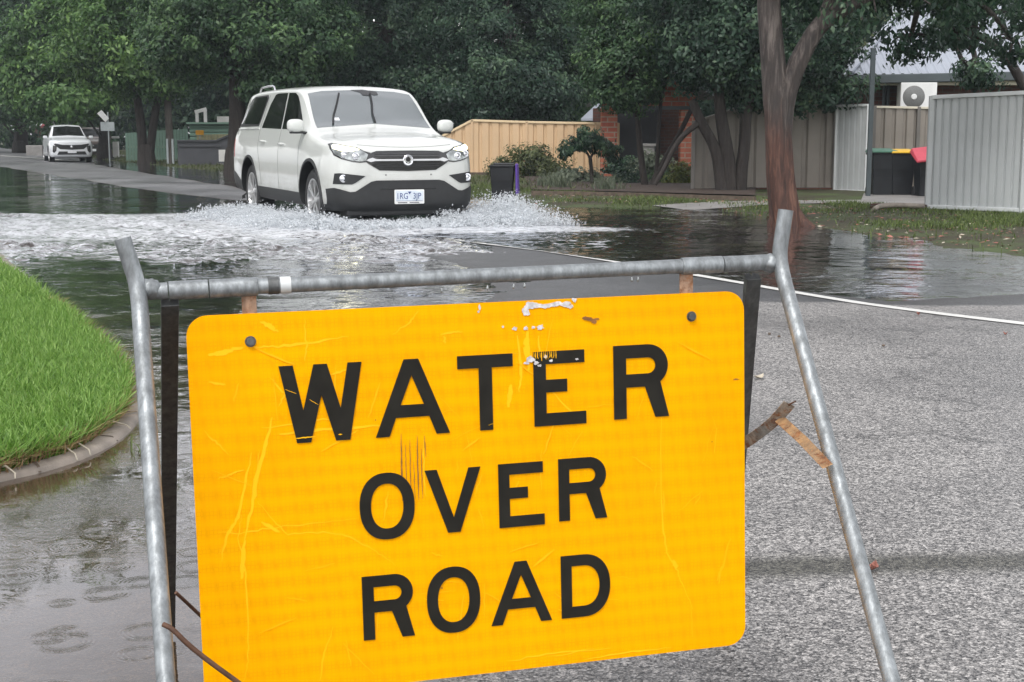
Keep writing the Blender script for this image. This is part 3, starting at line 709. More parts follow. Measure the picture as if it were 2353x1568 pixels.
# floating leaf litter on the verge
# ------------------------------------------------------------------ warning sign on its folding stand
q = (0.25555729, -0.03578984, -0.01490707); T0 = Vector((-0.05210949, 2.17426731, 0.83853284))
SM = Matrix.Rotation(q[0], 3, 'Z') @ Matrix.Rotation(q[1], 3, 'X') @ Matrix.Rotation(q[2], 3, 'Y')
def S(u, w, v): return T0 + SM @ Vector((u, w, v))        # board frame: u right, w away from the viewer, v up
stand = thing("sign_stand", "folding galvanised steel stand holding the amber water over road sign", "sign stand", (T0.x, T0.y, 0))
BH = 0.603; BW = 0.45; CRN = 0.032
def rrect(x0, x1, y0, y1, r, k=8):
    out = []
    for cx, cy, a0 in ((x1 - r, y1 - r, 0), (x0 + r, y1 - r, 90), (x0 + r, y0 + r, 180), (x1 - r, y0 + r, 270)):
        for i in range(k + 1):
            a = math.radians(a0 + 90 * i / k); out.append((cx + r * math.cos(a), cy + r * math.sin(a)))
    return out
mb = MB(); pr = rrect(-BW, BW, -BH, 0, CRN)
mb.prism([S(u, 0, v) for u, v in pr], S(0, 0, 0), S(0, 0.0025, 0), 0)
rs = random.Random(4)
def scratch(pts, w, mi, lift=0.0004):
    n = len(pts); V = []
    for i, (u, v) in enumerate(pts):
        a = pts[max(0, i - 1)]; b = pts[min(n - 1, i + 1)]; dx, dy = b[0] - a[0], b[1] - a[1]; L = math.hypot(dx, dy) or 1
        ww = w * (0.25 + 0.75 * math.sin(PI * (i + .5) / n)) * rs.uniform(.7, 1.2) / 2
        V += [S(u - dy / L * ww, -lift, v + dx / L * ww), S(u + dy / L * ww, -lift, v - dx / L * ww)]
    mb.add(V, [(2 * i, 2 * i + 1, 2 * i + 3, 2 * i + 2) for i in range(n - 1)], mi)
def poly_s(pts, k=6, jit=0.0008):
    out = []
    for a, b in zip(pts[:-1], pts[1:]):
        for i in range(k): f = i / k; out.append((a[0] + (b[0] - a[0]) * f + rs.gauss(0, jit), a[1] + (b[1] - a[1]) * f + rs.gauss(0, jit)))
    return out + [pts[-1]]
def blob(cx, cy, rx, ry, mi, lift=0.0006, n=14, rough=.35):
    V = [S(cx, -lift, cy)]
    for i in range(n):
        a = 2 * PI * i / n; f = 1 + rs.uniform(-rough, rough); V.append(S(cx + rx * f * math.cos(a), -lift, cy + ry * f * math.sin(a)))
    mb.add(V, [(0, 1 + i, 1 + (i + 1) % n) for i in range(n)], mi)
# board pixel positions of the photo turned into board coordinates (homography)
_src = [(430, 731), (1709, 664), (1713, 1481), (467, 1621)]; _dst = [(-.45, 0), (.45, 0), (.45, -.603), (-.45, -.603)]
_A = []
for (x_, y_), (u_, v_) in zip(_src, _dst):
    _A.append([x_, y_, 1, 0, 0, 0, -u_ * x_, -u_ * y_, -u_]); _A.append([0, 0, 0, x_, y_, 1, -v_ * x_, -v_ * y_, -v_])
_H = np.linalg.svd(np.array(_A, float))[2][-1].reshape(3, 3)
def B(x, y):
    a = _H @ np.array([x, y, 1.0]); return (a[0] / a[2], a[1] / a[2])
lift = [0.0003]
def SC(pts, w, mi=1, j=.0008):
    lift[0] += 0.000012
    scratch(poly_s([B(*p) for p in pts], 6, j), w, mi, lift[0])
for pts, w in [([(625, 960), (610, 1020), (590, 1090), (578, 1160), (560, 1240)], .007), ([(578, 1040), (560, 1120), (545, 1190), (520, 1230), (508, 1290)], .005),
               ([(553, 1185), (545, 1240), (562, 1320), (566, 1420), (566, 1520), (555, 1565)], .0025), ([(560, 1240), (555, 1290), (552, 1330)], .008),
               ([(500, 1222), (540, 1226), (600, 1215), (700, 1205), (820, 1190)], .002), ([(590, 1150), (620, 1190), (660, 1228), (740, 1222), (800, 1232), (860, 1265), (905, 1300)], .0022),
               ([(575, 800), (640, 798), (720, 788), (800, 775)], .004), ([(480, 818), (520, 812), (560, 800)], .008), ([(600, 1200), (640, 1222)], .006),
               ([(1185, 770), (1195, 850), (1190, 900)], .005), ([(1210, 760), (1208, 800), (1212, 850)], .010), ([(1235, 770), (1238, 830)], .004), ([(1170, 880), (1165, 935)], .008),
               ([(1518, 940), (1516, 1060), (1520, 1200), (1530, 1270), (1548, 1300), (1565, 1340), (1590, 1400)], .0028), ([(1545, 1285), (1552, 1305)], .008),
               ([(730, 1565), (740, 1500), (760, 1440)], .003), ([(800, 1530), (790, 1470)], .002), ([(620, 870), (655, 905), (640, 935)], .003), ([(480, 880), (520, 885)], .004), ([(600, 985), (700, 970), (780, 960)], .003),
               ([(640, 1000), (760, 985), (900, 975)], .005), ([(1010, 770), (1030, 765), (1060, 762)], .004), ([(1018, 772), (1020, 790)], .004), ([(900, 770), (940, 740), (960, 715)], .003),
               ([(1250, 880), (1300, 935), (1340, 975)], .0025), ([(1160, 1520), (1250, 1505), (1360, 1492)], .003), ([(1250, 1510), (1400, 1490)], .002), ([(600, 740), (620, 752), (640, 765)], .007),
               ([(1340, 1515), (1450, 1498), (1540, 1490)], .003), ([(1640, 1040), (1646, 980)], .002), ([(1650, 1340), (1658, 1300)], .002), ([(970, 1010), (970, 1080), (975, 1140)], .003),
               ([(500, 1100), (530, 1090), (560, 1080)], .003), ([(470, 990), (500, 1020), (525, 1045)], .003), ([(700, 735), (705, 790), (700, 830)], .003), ([(760, 860), (800, 850)], .004)]:
    SC(pts, w, 1)
for k in range(70):
    x0, y0 = rs.uniform(470, 1680), rs.uniform(760, 1540); L = rs.uniform(20, 110); a = rs.gauss(-.1, .5) if rs.random() < .6 else rs.gauss(1.5, .3)
    x1, y1 = x0 + L * math.cos(a), y0 - L * math.sin(a); wq = rs.uniform(.0008, .004)
    if all(abs(B(*p_)[0]) < .43 and -.585 < B(*p_)[1] < -.015 for p_ in ((x0, y0), (x1, y1))): SC([(x0, y0), (x1, y1)], wq, 2)
# bare patches near the top edge
for x_, y_, rx, ry in [(1205, 716, .006, .008), (1213, 702, .008, .006), (1228, 700, .010, .004), (1246, 702, .010, .0035), (1262, 700, .010, .0035), (1280, 697, .010, .0035), (1296, 697, .009, .0045), (1308, 703, .005, .003), (1317, 688, .004, .004),
                       (1099, 706, .002, .004), (1097, 716, .002, .002), (1153, 750, .002, .002), (1180, 754, .004, .003), (1205, 753, .004, .003), (1222, 751, .003, .002), (1238, 750, .006, .004),
                       (1216, 825, .006, .005), (1228, 832, .004, .003), (1205, 832, .004, .002), (1250, 815, .003, .003), (1262, 826, .003, .002), (1322, 823, .003, .0015)]:
    lift[0] += 0.00002; u_, v_ = B(x_, y_); blob(u_, v_, rx, ry, 3, lift[0])
for x_, y_, rx, ry in [(1345, 730, .007, .003), (1358, 733, .010, .0025), (1362, 738, .004, .003), (1340, 728, .003, .002), (1690, 868, .006, .0012), (742, 0, 0, 0), (1634, 1012, .001, .001), (860, 965, .001, .001), (1010, 1350, .0012, .0012)]:
    if rx: lift[0] += 0.00002; u_, v_ = B(x_, y_); blob(u_, v_, rx, ry, 4, lift[0])
for x0, y0, y1, w in [(918, 995, 1150, .0016), (938, 1010, 1150, .0010), (955, 1000, 1148, .0014), (964, 1030, 1145, .0010), (947, 1060, 1145, .0008), (972, 1000, 1050, .001), (928, 1020, 1120, .0008)]:
    SC([(x0, y0), (x0 + 1, (y0 + y1) / 2), (x0 + 3, y1)], w * 1.3, 4, .00015)
# worn nick line across the W
SC([(678, 1011), (700, 1008), (722, 1006)], .0025, 1)
# worn chips that run over the letters
lift[0] = .0030
for x_, y_, rx, ry, mi_ in [(1216, 825, .006, .005, 3), (1228, 832, .004, .003, 3), (1206, 833, .004, .002, 3), (1250, 818, .003, .003, 3), (1262, 827, .003, .002, 3), (1322, 823, .003, .0015, 3), (1236, 838, .003, .002, 3)]:
    lift[0] += .00002; u_, v_ = B(x_, y_); blob(u_, v_, rx, ry, mi_, lift[0])
for k in range(13):
    x_ = 1218 + k * 4.6; y0_ = 805 - (x_ - 1218) * .03; SC([(x_, y0_), (x_ + rs.uniform(-1, 1), y0_ + 12), (x_ + rs.uniform(-1, 1), y0_ + rs.uniform(14, 24))], rs.uniform(.0005, .0016), 1, .0001)
SC([(676, 1007), (700, 1005), (724, 1002)], .0022, 1, .0002); SC([(775, 998), (784, 997)], .0018, 1, .0001); SC([(808, 994), (815, 993)], .0016, 1, .0001)
SC([(655, 895), (680, 905)], .0008, 1, .0002); SC([(710, 918), (730, 930)], .0008, 1, .0002); SC([(1118, 975), (1134, 970)], .0006, 1, .0002)
board = mb.build("sign_board", [M['sign'], M['scratch'], M['scratch2'], M['bare'], M['brownmark']], stand)
# lettering ----------------------------------------------------
def arcpts(cx, cy, rx, ry, a0, a1, k=14, e=2.0):
    out = []
    for i in range(k + 1):
        a = math.radians(a0 + (a1 - a0) * i / k); c, s_ = math.cos(a), math.sin(a)
        out.append((cx + rx * math.copysign(abs(c) ** (2 / e), c), cy + ry * math.copysign(abs(s_) ** (2 / e), s_)))
    return out
def glyph(ch, w, h, s):
    "list of outlines in a w by h box, stroke s"
    if ch == 'W':
        k = w / .127
        return [[(0, h), (.0215 * k, h), (.035 * k, .42 * h), (.053 * k, h), (.0735 * k, h), (.0925 * k, .42 * h), (.1055 * k, h), (w, h), (.1055 * k, 0), (.0835 * k, 0), (.0635 * k, .60 * h), (.045 * k, 0), (.0235 * k, 0)]]
    if ch == 'A':
        k = w / .118; g = h / .12
        return [[(0, 0), (.0475 * k, h), (.0705 * k, h), (w, 0), (.0965 * k, 0), (.0855 * k, .029 * g), (.0325 * k, .029 * g), (.0215 * k, 0)], [(.0405 * k, .0485 * g), (.059 * k, .0945 * g), (.0775 * k, .0485 * g)]]
    if ch == 'V':
        return [[(0, h), (.215 * w, h), (.5 * w, .235 * h), (.785 * w, h), (w, h), (.61 * w, 0), (.39 * w, 0)]]
    if ch == 'T':
        return [[(0, h), (w, h), (w, h - s), (w / 2 + s * .52, h - s), (w / 2 + s * .52, 0), (w / 2 - s * .52, 0), (w / 2 - s * .52, h - s), (0, h - s)]]
    if ch == 'E':
        return [[(0, 0), (0, h), (.98 * w, h), (.98 * w, h - s), (s, h - s), (s, .62 * h), (.64 * w, .62 * h), (.64 * w, .62 * h - s), (s, .62 * h - s), (s, s), (w, s), (w, 0)]]
    if ch == 'O':
        return [arcpts(w / 2, h / 2, w / 2, h / 2, 0, 360, 48, 2.25)[:-1], arcpts(w / 2, h / 2, w / 2 - s, h / 2 - s * .97, 0, 360, 48, 2.2)[:-1]]
    if ch == 'D':
        o = [(0, 0), (0, h)] + arcpts(w * .46, h / 2, w * .54, h / 2, 90, -90, 24, 2.2)
        i = [(s, s), (s, h - s)] + arcpts(w * .46, h / 2, w * .54 - s, h / 2 - s, 90, -90, 24, 2.2)
        return [o, i]
    if ch == 'R':
        b = .425 * h; r = (h - b) / 2; cx = w * .985 - r
        o = [(0, 0), (0, h)] + arcpts(cx, b + r, r, r, 90, -52, 16) + [(w, 0), (w - s * 1.1, 0), (.565 * w, b), (s, b), (s, 0)]
        i = [(s, b + s), (s, h - s)] + arcpts(cx, b + r, r - s, r - s, 90, -90, 14)
        return [o, i]
def glyph_mesh(outlines, x0, y0, th=0.0006):
    cu = bpy.data.curves.new("g", 'CURVE'); cu.dimensions = '2D'; cu.fill_mode = 'BOTH'; cu.extrude = th
    for o in outlines:
        sp = cu.splines.new('POLY'); sp.points.add(len(o) - 1); sp.use_cyclic_u = True
        for p, c in zip(sp.points, o): p.co = (c[0] + x0, c[1] + y0, 0, 1)
    ob = bpy.data.objects.new("g", cu); COL.objects.link(ob)
    dg = bpy.context.evaluated_depsgraph_get(); dg.update()
    me = bpy.data.meshes.new_from_object(ob.evaluated_get(dg)); bpy.data.objects.remove(ob)
    V = [tuple(v.co) for v in me.vertices]; F = [tuple(p.vertices) for p in me.polygons]
    return V, F
words = [[('W', -.316, .127, -.203, .1205, .0205), ('A', -.1705, .118, -.203, .1205, .0205), ('T', -.038, .090, -.203, .1205, .0205), ('E', .086, .087, -.203, .1205, .0205), ('R', .2205, .095, -.2005, .1205, .0215)],
         [('O', -.200, .087, -.366, .1065, .0178), ('V', -.0955, .0905, -.364, .103, .0185), ('E', .024, .0755, -.364, .104, .0180), ('R', .124, .082, -.3615, .1025, .0182)],
         [('R', -.201, .082, -.526, .103, .0182), ('O', -.098, .087, -.5285, .1085, .0178), ('A', .0065, .102, -.5245, .103, .0180), ('D', .125, .084, -.5245, .1045, .0182)]]
for row in words:
    for ch, x0, w, y0, h, s_ in row:
        Vg, Fg = glyph_mesh(glyph(ch, w, h, s_), x0, y0)
        m2 = MB(); m2.add([S(v[0], -0.0019 - v[2], v[1]) for v in Vg], Fg)
        m2.build("letter", M['letter'], board)
# bolts
for (bx, by) in ((577, 787), (1587, 724)):
    u_, v_ = B(bx, by); mb = MB()
    n_ = (S(0, -1, 0) - S(0, 0, 0))
    mb.lathe([(0.0001, 0), (.0085, 0), (.0085, .0012), (.0068, .0016)], 24, 'Y', (0, 0, 0))
    hexp = [(math.cos(PI / 3 * i + .3) * .0068, math.sin(PI / 3 * i + .3) * .0068) for i in range(6)]
    mb = MB(); mb.prism([S(u_ + .0085 * math.cos(i * PI / 10), -.0005, v_ + .0085 * math.sin(i * PI / 10)) for i in range(20)], S(0, 0, 0), S(0, -.0013, 0))
    mb.prism([S(u_ + a, -.0018, v_ + b) for a, b in hexp], S(0, 0, 0), S(0, -.0052, 0))
    mb.build("bolt", M['galvdark'], stand, bevel=.0008)
# top bar with sleeves
BV = 0.0415; BWD = 0.004
def SB(u, dv=0.0): return S(u, BWD, BV + dv + 0.006 * (u + .1))
mb = MB()
mb.tube([SB(-.345), SB(.345)], .0118, 20); bar = mb.build("top_bar", M['galv'], stand, smooth=40)
for a, b, r in ((-.413, -.3415, .0142), (-.472, -.4145, .0140), (.3415, .412, .0140), (.4135, .498, .0132), (-.502, -.473, .0125)):
    mb = MB(); mb.tube([SB(a), SB(b)], r, 20); mb.build("bar_sleeve", M['galv'], bar, smooth=40, bevel=.0008)
for u_, rr in ((-.318, .0133), (-.300, .0131)):
    mb = MB(); mb.tube([SB(u_ - .008), SB(u_ + .008)], rr, 20); mb.build("bar_band", M['galvdark'] if u_ < -.31 else M['silvercap'], bar, smooth=40)
for u_ in (-.355, .350):
    mb = MB(); mb.bar(S(u_, BWD, BV - .006), S(u_, .006, -.09), .022, .004, up=(0, 1, 0)); mb.build("hanger_bracket", M['rustbracket'], stand, bevel=.0006)
# front legs with bent top
for sgn in (-1, 1):
    top = B(290, 555) if sgn < 0 else B(1806, 478); bend = B(325, 665) if sgn < 0 else B(1789, 592)
    foot = S(sgn * .497, -.57, -.80)
    p0 = S(top[0], 0.0, top[1]); p1 = S(bend[0], 0.0, bend[1]); 
    pts = [p0, p0.lerp(p1, .5), p0.lerp(p1, .88), p1 + (foot - p1) * .025, p1 + (foot - p1) * .08]
    pts = smooth_poly([Vector(p) for p in pts], 2)
    pts += [p1.lerp(foot, f) for f in np.linspace(.12, 1, 10)]
    mb = MB(); mb.tube(pts, .0125, 20); leg = mb.build("front_leg", M['galv'], stand, smooth=40)
    wc = S(sgn * .4985, .002, BV + .002)
    bmw = bmesh.new(); bmesh.ops.create_icosphere(bmw, subdivisions=3, radius=.015)
    for v in bmw.verts: v.co = Vector((v.co.x * 1.1, v.co.y * 1.0, v.co.z * 1.05)) * (1 + random.uniform(-.12, .12)) + wc
    mb = MB(); mb.add([v.co for v in bmw.verts], [tuple(x.index for x in f.verts) for f in bmw.faces]); bmw.free()
    mb.build("weld", M['galv'], leg, smooth=60)
# rear legs, folded channel section
rear = {}
for sgn in (-1, 1):
    a = S(sgn * .471, .012, .022); b = GP(1664, 1455, .02) if sgn > 0 else GP(387, 1440, .02)
    rear[sgn] = (a, b)
    mb = MB(); ax = (b - a).normalized(); side = SM @ Vector((1, 0, 0)); fw = ax.cross(side).normalized()
    w_ = .0145; prof = [(-w_, -.006), (-.003, -.010), (0, -.002), (.003, -.010), (w_, -.006), (w_, .008), (-w_, .008)]
    V = [a + side * p[0] * .9 + fw * p[1] for p in prof] + [b + side * p[0] + fw * p[1] for p in prof]; k = len(prof)
    mb.add(V, [tuple(range(k - 1, -1, -1)), tuple(range(k, 2 * k))] + [(i, (i + 1) % k, k + (i + 1) % k, k + i) for i in range(k)])
    mb.build("rear_leg", M['galvdark'], stand, bevel=.001)
# folding stay at the right: two flat rusty bars
fl1 = S(.509, 0.0, .05); ft = S(.497, -.57, -.80)
pL = fl1.lerp(ft, .46)
def PXY(x, y, Yd): return AT(x, y, Yd)
pA = PXY(1902, 1072, pL.y + .004)
pJ = PXY(1796, 962, 2.24); pR = PXY(1700, 1026, 2.36); pT = PXY(1812, 934, 2.22)
def flat(pts, w, th, name, mat, parent, nrm=None):
    mb = MB(); V = []
    nv = nrm or Vector((0, -1, .15)).normalized()
    for i, p in enumerate(pts):
        t = (pts[min(i + 1, len(pts) - 1)] - pts[max(0, i - 1)]).normalized(); s2 = t.cross(nv).normalized()
        for a_, b_ in ((-1, -1), (1, -1), (1, 1), (-1, 1)): V.append(p + s2 * w / 2 * a_ + nv * th / 2 * b_)
    F = [(0, 1, 2, 3)] + [(4 * i + k, 4 * i + (k + 1) % 4, 4 * i + 4 + (k + 1) % 4, 4 * i + 4 + k) for i in range(len(pts) - 1) for k in range(4)] + [tuple(4 * (len(pts) - 1) + k for k in (3, 2, 1, 0))]
    mb.add(V, F); return mb.build(name, mat, parent, bevel=.0006)
st1 = flat(smooth_poly([pR, PXY(1735, 1003, 2.33), PXY(1772, 975, 2.27), PXY(1800, 945, 2.235), PXY(1814, 928, 2.22)], 1), .020, .003, "stay_bar", M['rusty'], stand)
st2 = flat([PXY(1790, 962, 2.25), PXY(1845, 1012, 2.16), pA], .017, .003, "stay_bar", M['rustybr'], stand)
mb = MB(); c0 = PXY(1778, 966, 2.262)
mb.tube([c0, c0 + Vector((0, -.008, 0))], .0045, 12)
mb.build("rivet", M['rod'], st1, smooth=40)
mb = MB(); mb.tube([PXY(1812, 931, 2.22), PXY(1829, 922, 2.21)], [.002, .001], 6); mb.build("tie_wire", M['rod'], st1, smooth=40)
# thin crossing rods at lower left
fL = S(-.515, 0, .047); ftL = S(-.497, -.57, -.80)
pw = AT(386, 1442, (fL.lerp(ftL, .62)).y - .012)
mb = MB(); mb.tube(smooth_poly([pw + Vector((-.006, 0, .004)), pw + Vector((.006, -.004, 0)), AT(430, 1480, pw.y + .0), AT(480, 1520, pw.y + .01), AT(560, 1578, pw.y + .02), AT(700, 1680, pw.y + .06)], 1), .0034, 8)
mb.build("tie_rod", M['rod'], stand, smooth=50)
mb = MB(); mb.tube([AT(404, 1362, 2.30), AT(430, 1386, 2.32), AT(470, 1424, 2.36), AT(520, 1470, 2.42)], .0032, 8)
mb.build("tie_rod", M['rod'], stand, smooth=50)
# rain drops hanging under the bar
for x_ in (1015, 1180, 1452, 1466, 1120, 1205):
    yb = 640 + (x_ - 1000) * -.0567 + 31
    p = AT(x_, yb - 3, S((x_ - 1150) / 1420, BWD, 0).y); mb = MB()
    mb.lathe([(0.0001, .004), (.0014, .002), (.0022, -.0012), (.0016, -.0035), (0.0001, -.0045)], 10, 'Z', p)
    mb.build("water_drop", M['lampglass'], bar, smooth=80)
# ------------------------------------------------------------------ vehicles
def pchip(xs, ys, x):
    xs = np.array(xs, float); ys = np.array(ys, float); h = np.diff(xs); d = np.diff(ys) / h
    m = np.zeros(len(xs)); m[0] = d[0]; m[-1] = d[-1]
    for i in range(1, len(xs) - 1):
        if d[i - 1] * d[i] > 0:
            w1 = 2 * h[i] + h[i - 1]; w2 = h[i] + 2 * h[i - 1]; m[i] = (w1 + w2) / (w1 / d[i - 1] + w2 / d[i])
    i = np.clip(np.searchsorted(xs, x) - 1, 0, len(xs) - 2); t = (x - xs[i]) / h[i]
    return (2 * t**3 - 3 * t**2 + 1) * ys[i] + (t**3 - 2 * t**2 + t) * h[i] * m[i] + (-2 * t**3 + 3 * t**2) * ys[i + 1] + (t**3 - t**2) * h[i] * m[i + 1]
def chaikin(p, it):
    for _ in range(it):
        o = [p[0]]
        for a, b in zip(p[:-1], p[1:]): o += [(a[0] * .75 + b[0] * .25, a[1] * .75 + b[1] * .25), (a[0] * .25 + b[0] * .75, a[1] * .25 + b[1] * .75)]
        p = o + [p[-1]]
    return p
def loft_body(tab, nx=130):
    "tab rows: x, w, zb, yb, zbelt, yr, zr, zc  (front first, x decreasing)"
    T = np.array(sorted(tab, key=lambda r: r[0]), float); xs = T[:, 0]
    # dense x stations, denser near the ends
    X = np.unique(np.concatenate([np.linspace(xs[0], xs[-1], nx), np.linspace(xs[0], xs[0] + .2, 12), np.linspace(xs[-1] - .25, xs[-1], 16), xs]))
    cols = [pchip(xs, T[:, k], X) for k in range(1, 8)]
    V = []; F = []; ring = None
    for i, x in enumerate(X):
        w, zb, yb, zbe, yr, zr, zc = [c[i] for c in cols]
        m = zb + (zbe - zb) * .40
        prof = [(0, zb), (w - .12, zb), (w - .02, zb + .05), (w, m), (w - .008, m + (zbe - m) * .62), (yb, zbe), (yr + (yb - yr) * .12, zr - (zr - zbe) * .12), (yr, zr), (yr * .80, zr + (zc - zr) * .45), (yr * .4, zr + (zc - zr) * .9), (0, zc)]
        p = chaikin(prof, 2)
        full = [(x, y, z) for y, z in p] + [(x, -y, z) for y, z in p[-2:0:-1]]
        ring = len(full); V += full
    n = len(X)
    for i in range(n - 1):
        for k in range(ring):
            k2 = (k + 1) % ring; F.append((i * ring + k, i * ring + k2, (i + 1) * ring + k2, (i + 1) * ring + k))
    F.append(tuple(range(ring - 1, -1, -1))); F.append(tuple((n - 1) * ring + k for k in range(ring)))
    return V, F
def patch(bvh, poly, mode, off=0.004, th=0.0, res=0.05, holes=None, side=1):
    """poly in (x,z) for side panels (mode 'S'), (y,z) for the front ('F'), (y,z) for windscreen ('F');
    draped over the body, returns V,F ; off = how proud it stands"""
    P2 = [Vector((a, b)) for a, b in poly]
    # densify outline
    D = []
    for a, b in zip(P2, P2[1:] + P2[:1]):
        k = max(1, int((b - a).length / res))
        for i in range(k): D.append(a.lerp(b, i / k))
    n = len(D); E_ = [(i, (i + 1) % n) for i in range(n)]
    xs = [p.x for p in D]; ys = [p.y for p in D]; pts = list(D)
    gx = np.arange(min(xs) + res / 2, max(xs), res); gy = np.arange(min(ys) + res / 2, max(ys), res)
    if len(gx) and len(gy):
        GX, GY = np.meshgrid(gx, gy); ins = in_poly(GX.ravel(), GY.ravel(), [(p.x, p.y) for p in D])
        for a, b, c in zip(GX.ravel(), GY.ravel(), ins):
            if c and min((Vector((a, b)) - d).length for d in D) > res * .35: pts.append(Vector((a, b)))
    vo, _, fo, *_ = delaunay_2d_cdt(pts, E_, [], 1, 1e-5)
    V = []
    for p in vo:
        if mode == 'S': o = Vector((p.x, side * 3, p.y)); d = Vector((0, -side, 0))
        elif mode == 'F': o = Vector((4, p.x, p.y)); d = Vector((-1, 0, 0))
        elif mode == 'B': o = Vector((-8, p.x, p.y)); d = Vector((1, 0, 0))
        hit, nrm, idx, dist = bvh.ray_cast(o, d)
        if hit is None:
            hit, nrm, idx, dist = bvh.find_nearest(Vector((0.7 if mode == 'F' else -4.3, p.x, p.y)) if mode != 'S' else Vector((p.x, side * .9, p.y)))
        if nrm.dot(d) > 0: nrm = -nrm
        V.append(hit + nrm * off)
    F = [tuple(f) for f in fo]
    if th > 0:   # skirt back to the body so the piece has thickness
        nb = len(V); base = []
        for p, v in zip(vo, V):
            hit, nrm, idx, dist = bvh.find_nearest(v); base.append(hit - (v - hit).normalized() * .002)
        cnt = {}
        for f in F:
            for i in range(len(f)):
                e = (f[i], f[(i + 1) % len(f)]); cnt[tuple(sorted(e))] = cnt.get(tuple(sorted(e)), []) + [e]
        V2 = V + base; F2 = list(F)
        for k, es in cnt.items():
            if len(es) == 1: a, b = es[0]; F2.append((b, a, a + nb, b + nb))
        return V2, F2
    return V, F
def car_root(name, label, loc, yaw, group=None):
    return thing(name, label, "car", loc, yaw, group)
def make_wheel(parent, c, R, W, rimR, side, spokes=6, name="wheel"):
    "c centre in car frame; side +1 = left (y+) outward"
    w = thing(name, "", "", c); del w['label']; del w['category']; w.parent = parent; w.location = c
    s = side
    mb = MB(); h = W / 2
    prof = [(rimR, -h * .9), (rimR + .02, -h), (R * .93, -h * 1.02), (R * .985, -h * .85), (R, -h * .55), (R, h * .55), (R * .985, h * .85), (R * .93, h * 1.02), (rimR + .02, h), (rimR, h * .9)]
    mb.lathe(prof, 48, 'Y')
    for k in range(60):   # tread blocks
        a = 2 * PI * k / 60
        for yy in (-.6, 0, .6):
            M3 = Matrix.Rotation(-a, 3, 'Y'); mb.box(M3 @ Vector((R, yy * h, 0)) + Vector((0, 0, 0)), (.012, h * .42, .026), M=M3)
    mb.build("tyre", M['rubber'], w, world=False, smooth=40)
    mb = MB(); y = s * h
    mb.lathe([(rimR, y * .92), (rimR + .006, y * .98), (rimR - .012, y * .97), (rimR - .03, y * .55), (rimR - .05, -y * .6)], 48, 'Y')
    for k in range(spokes):
        for dd in (-.13, .13):
            a = 2 * PI * k / spokes + .3
            M3 = Matrix.Rotation(-(a + dd), 3, 'Y'); M0 = Matrix.Rotation(-(a + dd * .3), 3, 'Y')
            p0 = M0 @ Vector((.05, y * .72, 0)); p1 = M3 @ Vector((rimR - .012, y * .84, 0))
            mb.bar(p0, p1, .03, .03, up=(0, 1, 0))
    mb.lathe([(.0001, y * .88), (.035, y * .86), (.06, y * .78), (.07, y * .5)], 20, 'Y')
    mb.build("rim", M['alloy'], w, world=False, smooth=40)
    mb = MB(); mb.lathe([(.0001, y * .3), (rimR - .045, y * .3)], 32, 'Y'); mb.build("brake_disc", M['dkgrey'], w, world=False)
    return w
def make_body(parent, tab, paint, arches, aR, name="body", archy=0.72):
    V, F = loft_body(tab)
    mb = MB(); mb.add(V, F); body = mb.build(name, [paint, M['black']], parent, world=False)
    me0 = body.data
    bvh = BVHTree.FromPolygons([v.co.copy() for v in me0.vertices], [tuple(p.vertices) for p in me0.polygons])
    for ax, az in arches:
        for s in (-1, 1):
            cb = MB(); cb.lathe([(.0001, s * .55), (aR, s * .55), (aR, s * 1.3), (.0001, s * 1.3)], 48, 'Y', (ax, 0, az)); 
            c = cb.build("cut", [M['black'], M['black']], None)
            c.data.polygons.foreach_set("material_index", [1] * len(c.data.polygons))
            bo = body.modifiers.new("b", 'BOOLEAN'); bo.operation = 'DIFFERENCE'; bo.object = c; bo.solver = 'EXACT'
            c.parent = parent
            dg = bpy.context.evaluated_depsgraph_get(); dg.update()
            c.parent = None
    cuts = [m.object for m in body.modifiers]
    par = body.parent; body.parent = None; body.matrix_world = Matrix.Identity(4)
    dg = bpy.context.evaluated_depsgraph_get(); dg.update()
    me = bpy.data.meshes.new_from_object(body.evaluated_get(dg)); body.modifiers.clear(); body.data = me; me.name = name
    body.parent = par
    for c in cuts: bpy.data.objects.remove(c)
    me.polygons.foreach_set("use_smooth", [True] * len(me.polygons)); me.set_sharp_from_angle(angle=math.radians(32)); me.update()
    return body, bvh
def pp(bvh, poly, mode, name, mat, parent, off=.004, th=.01, res=.05, side=1, smooth=50, label=None):
    V, F = patch(bvh, poly, mode, off, th, res, side=side); mb = MB(); mb.add(V, F)
    o = mb.build(name, mat, parent, world=False, smooth=smooth)
    if label: o['label'] = label
    return o
def mir(poly): return [(-a, b) for a, b in poly]
# --- big white dual cab with canopy
CARY = math.radians(24)      # heading turned from straight at us
fw_c = Vector((-2.465 + .9 * math.cos(CARY), 17.5 + .9 * math.sin(CARY), -.09))
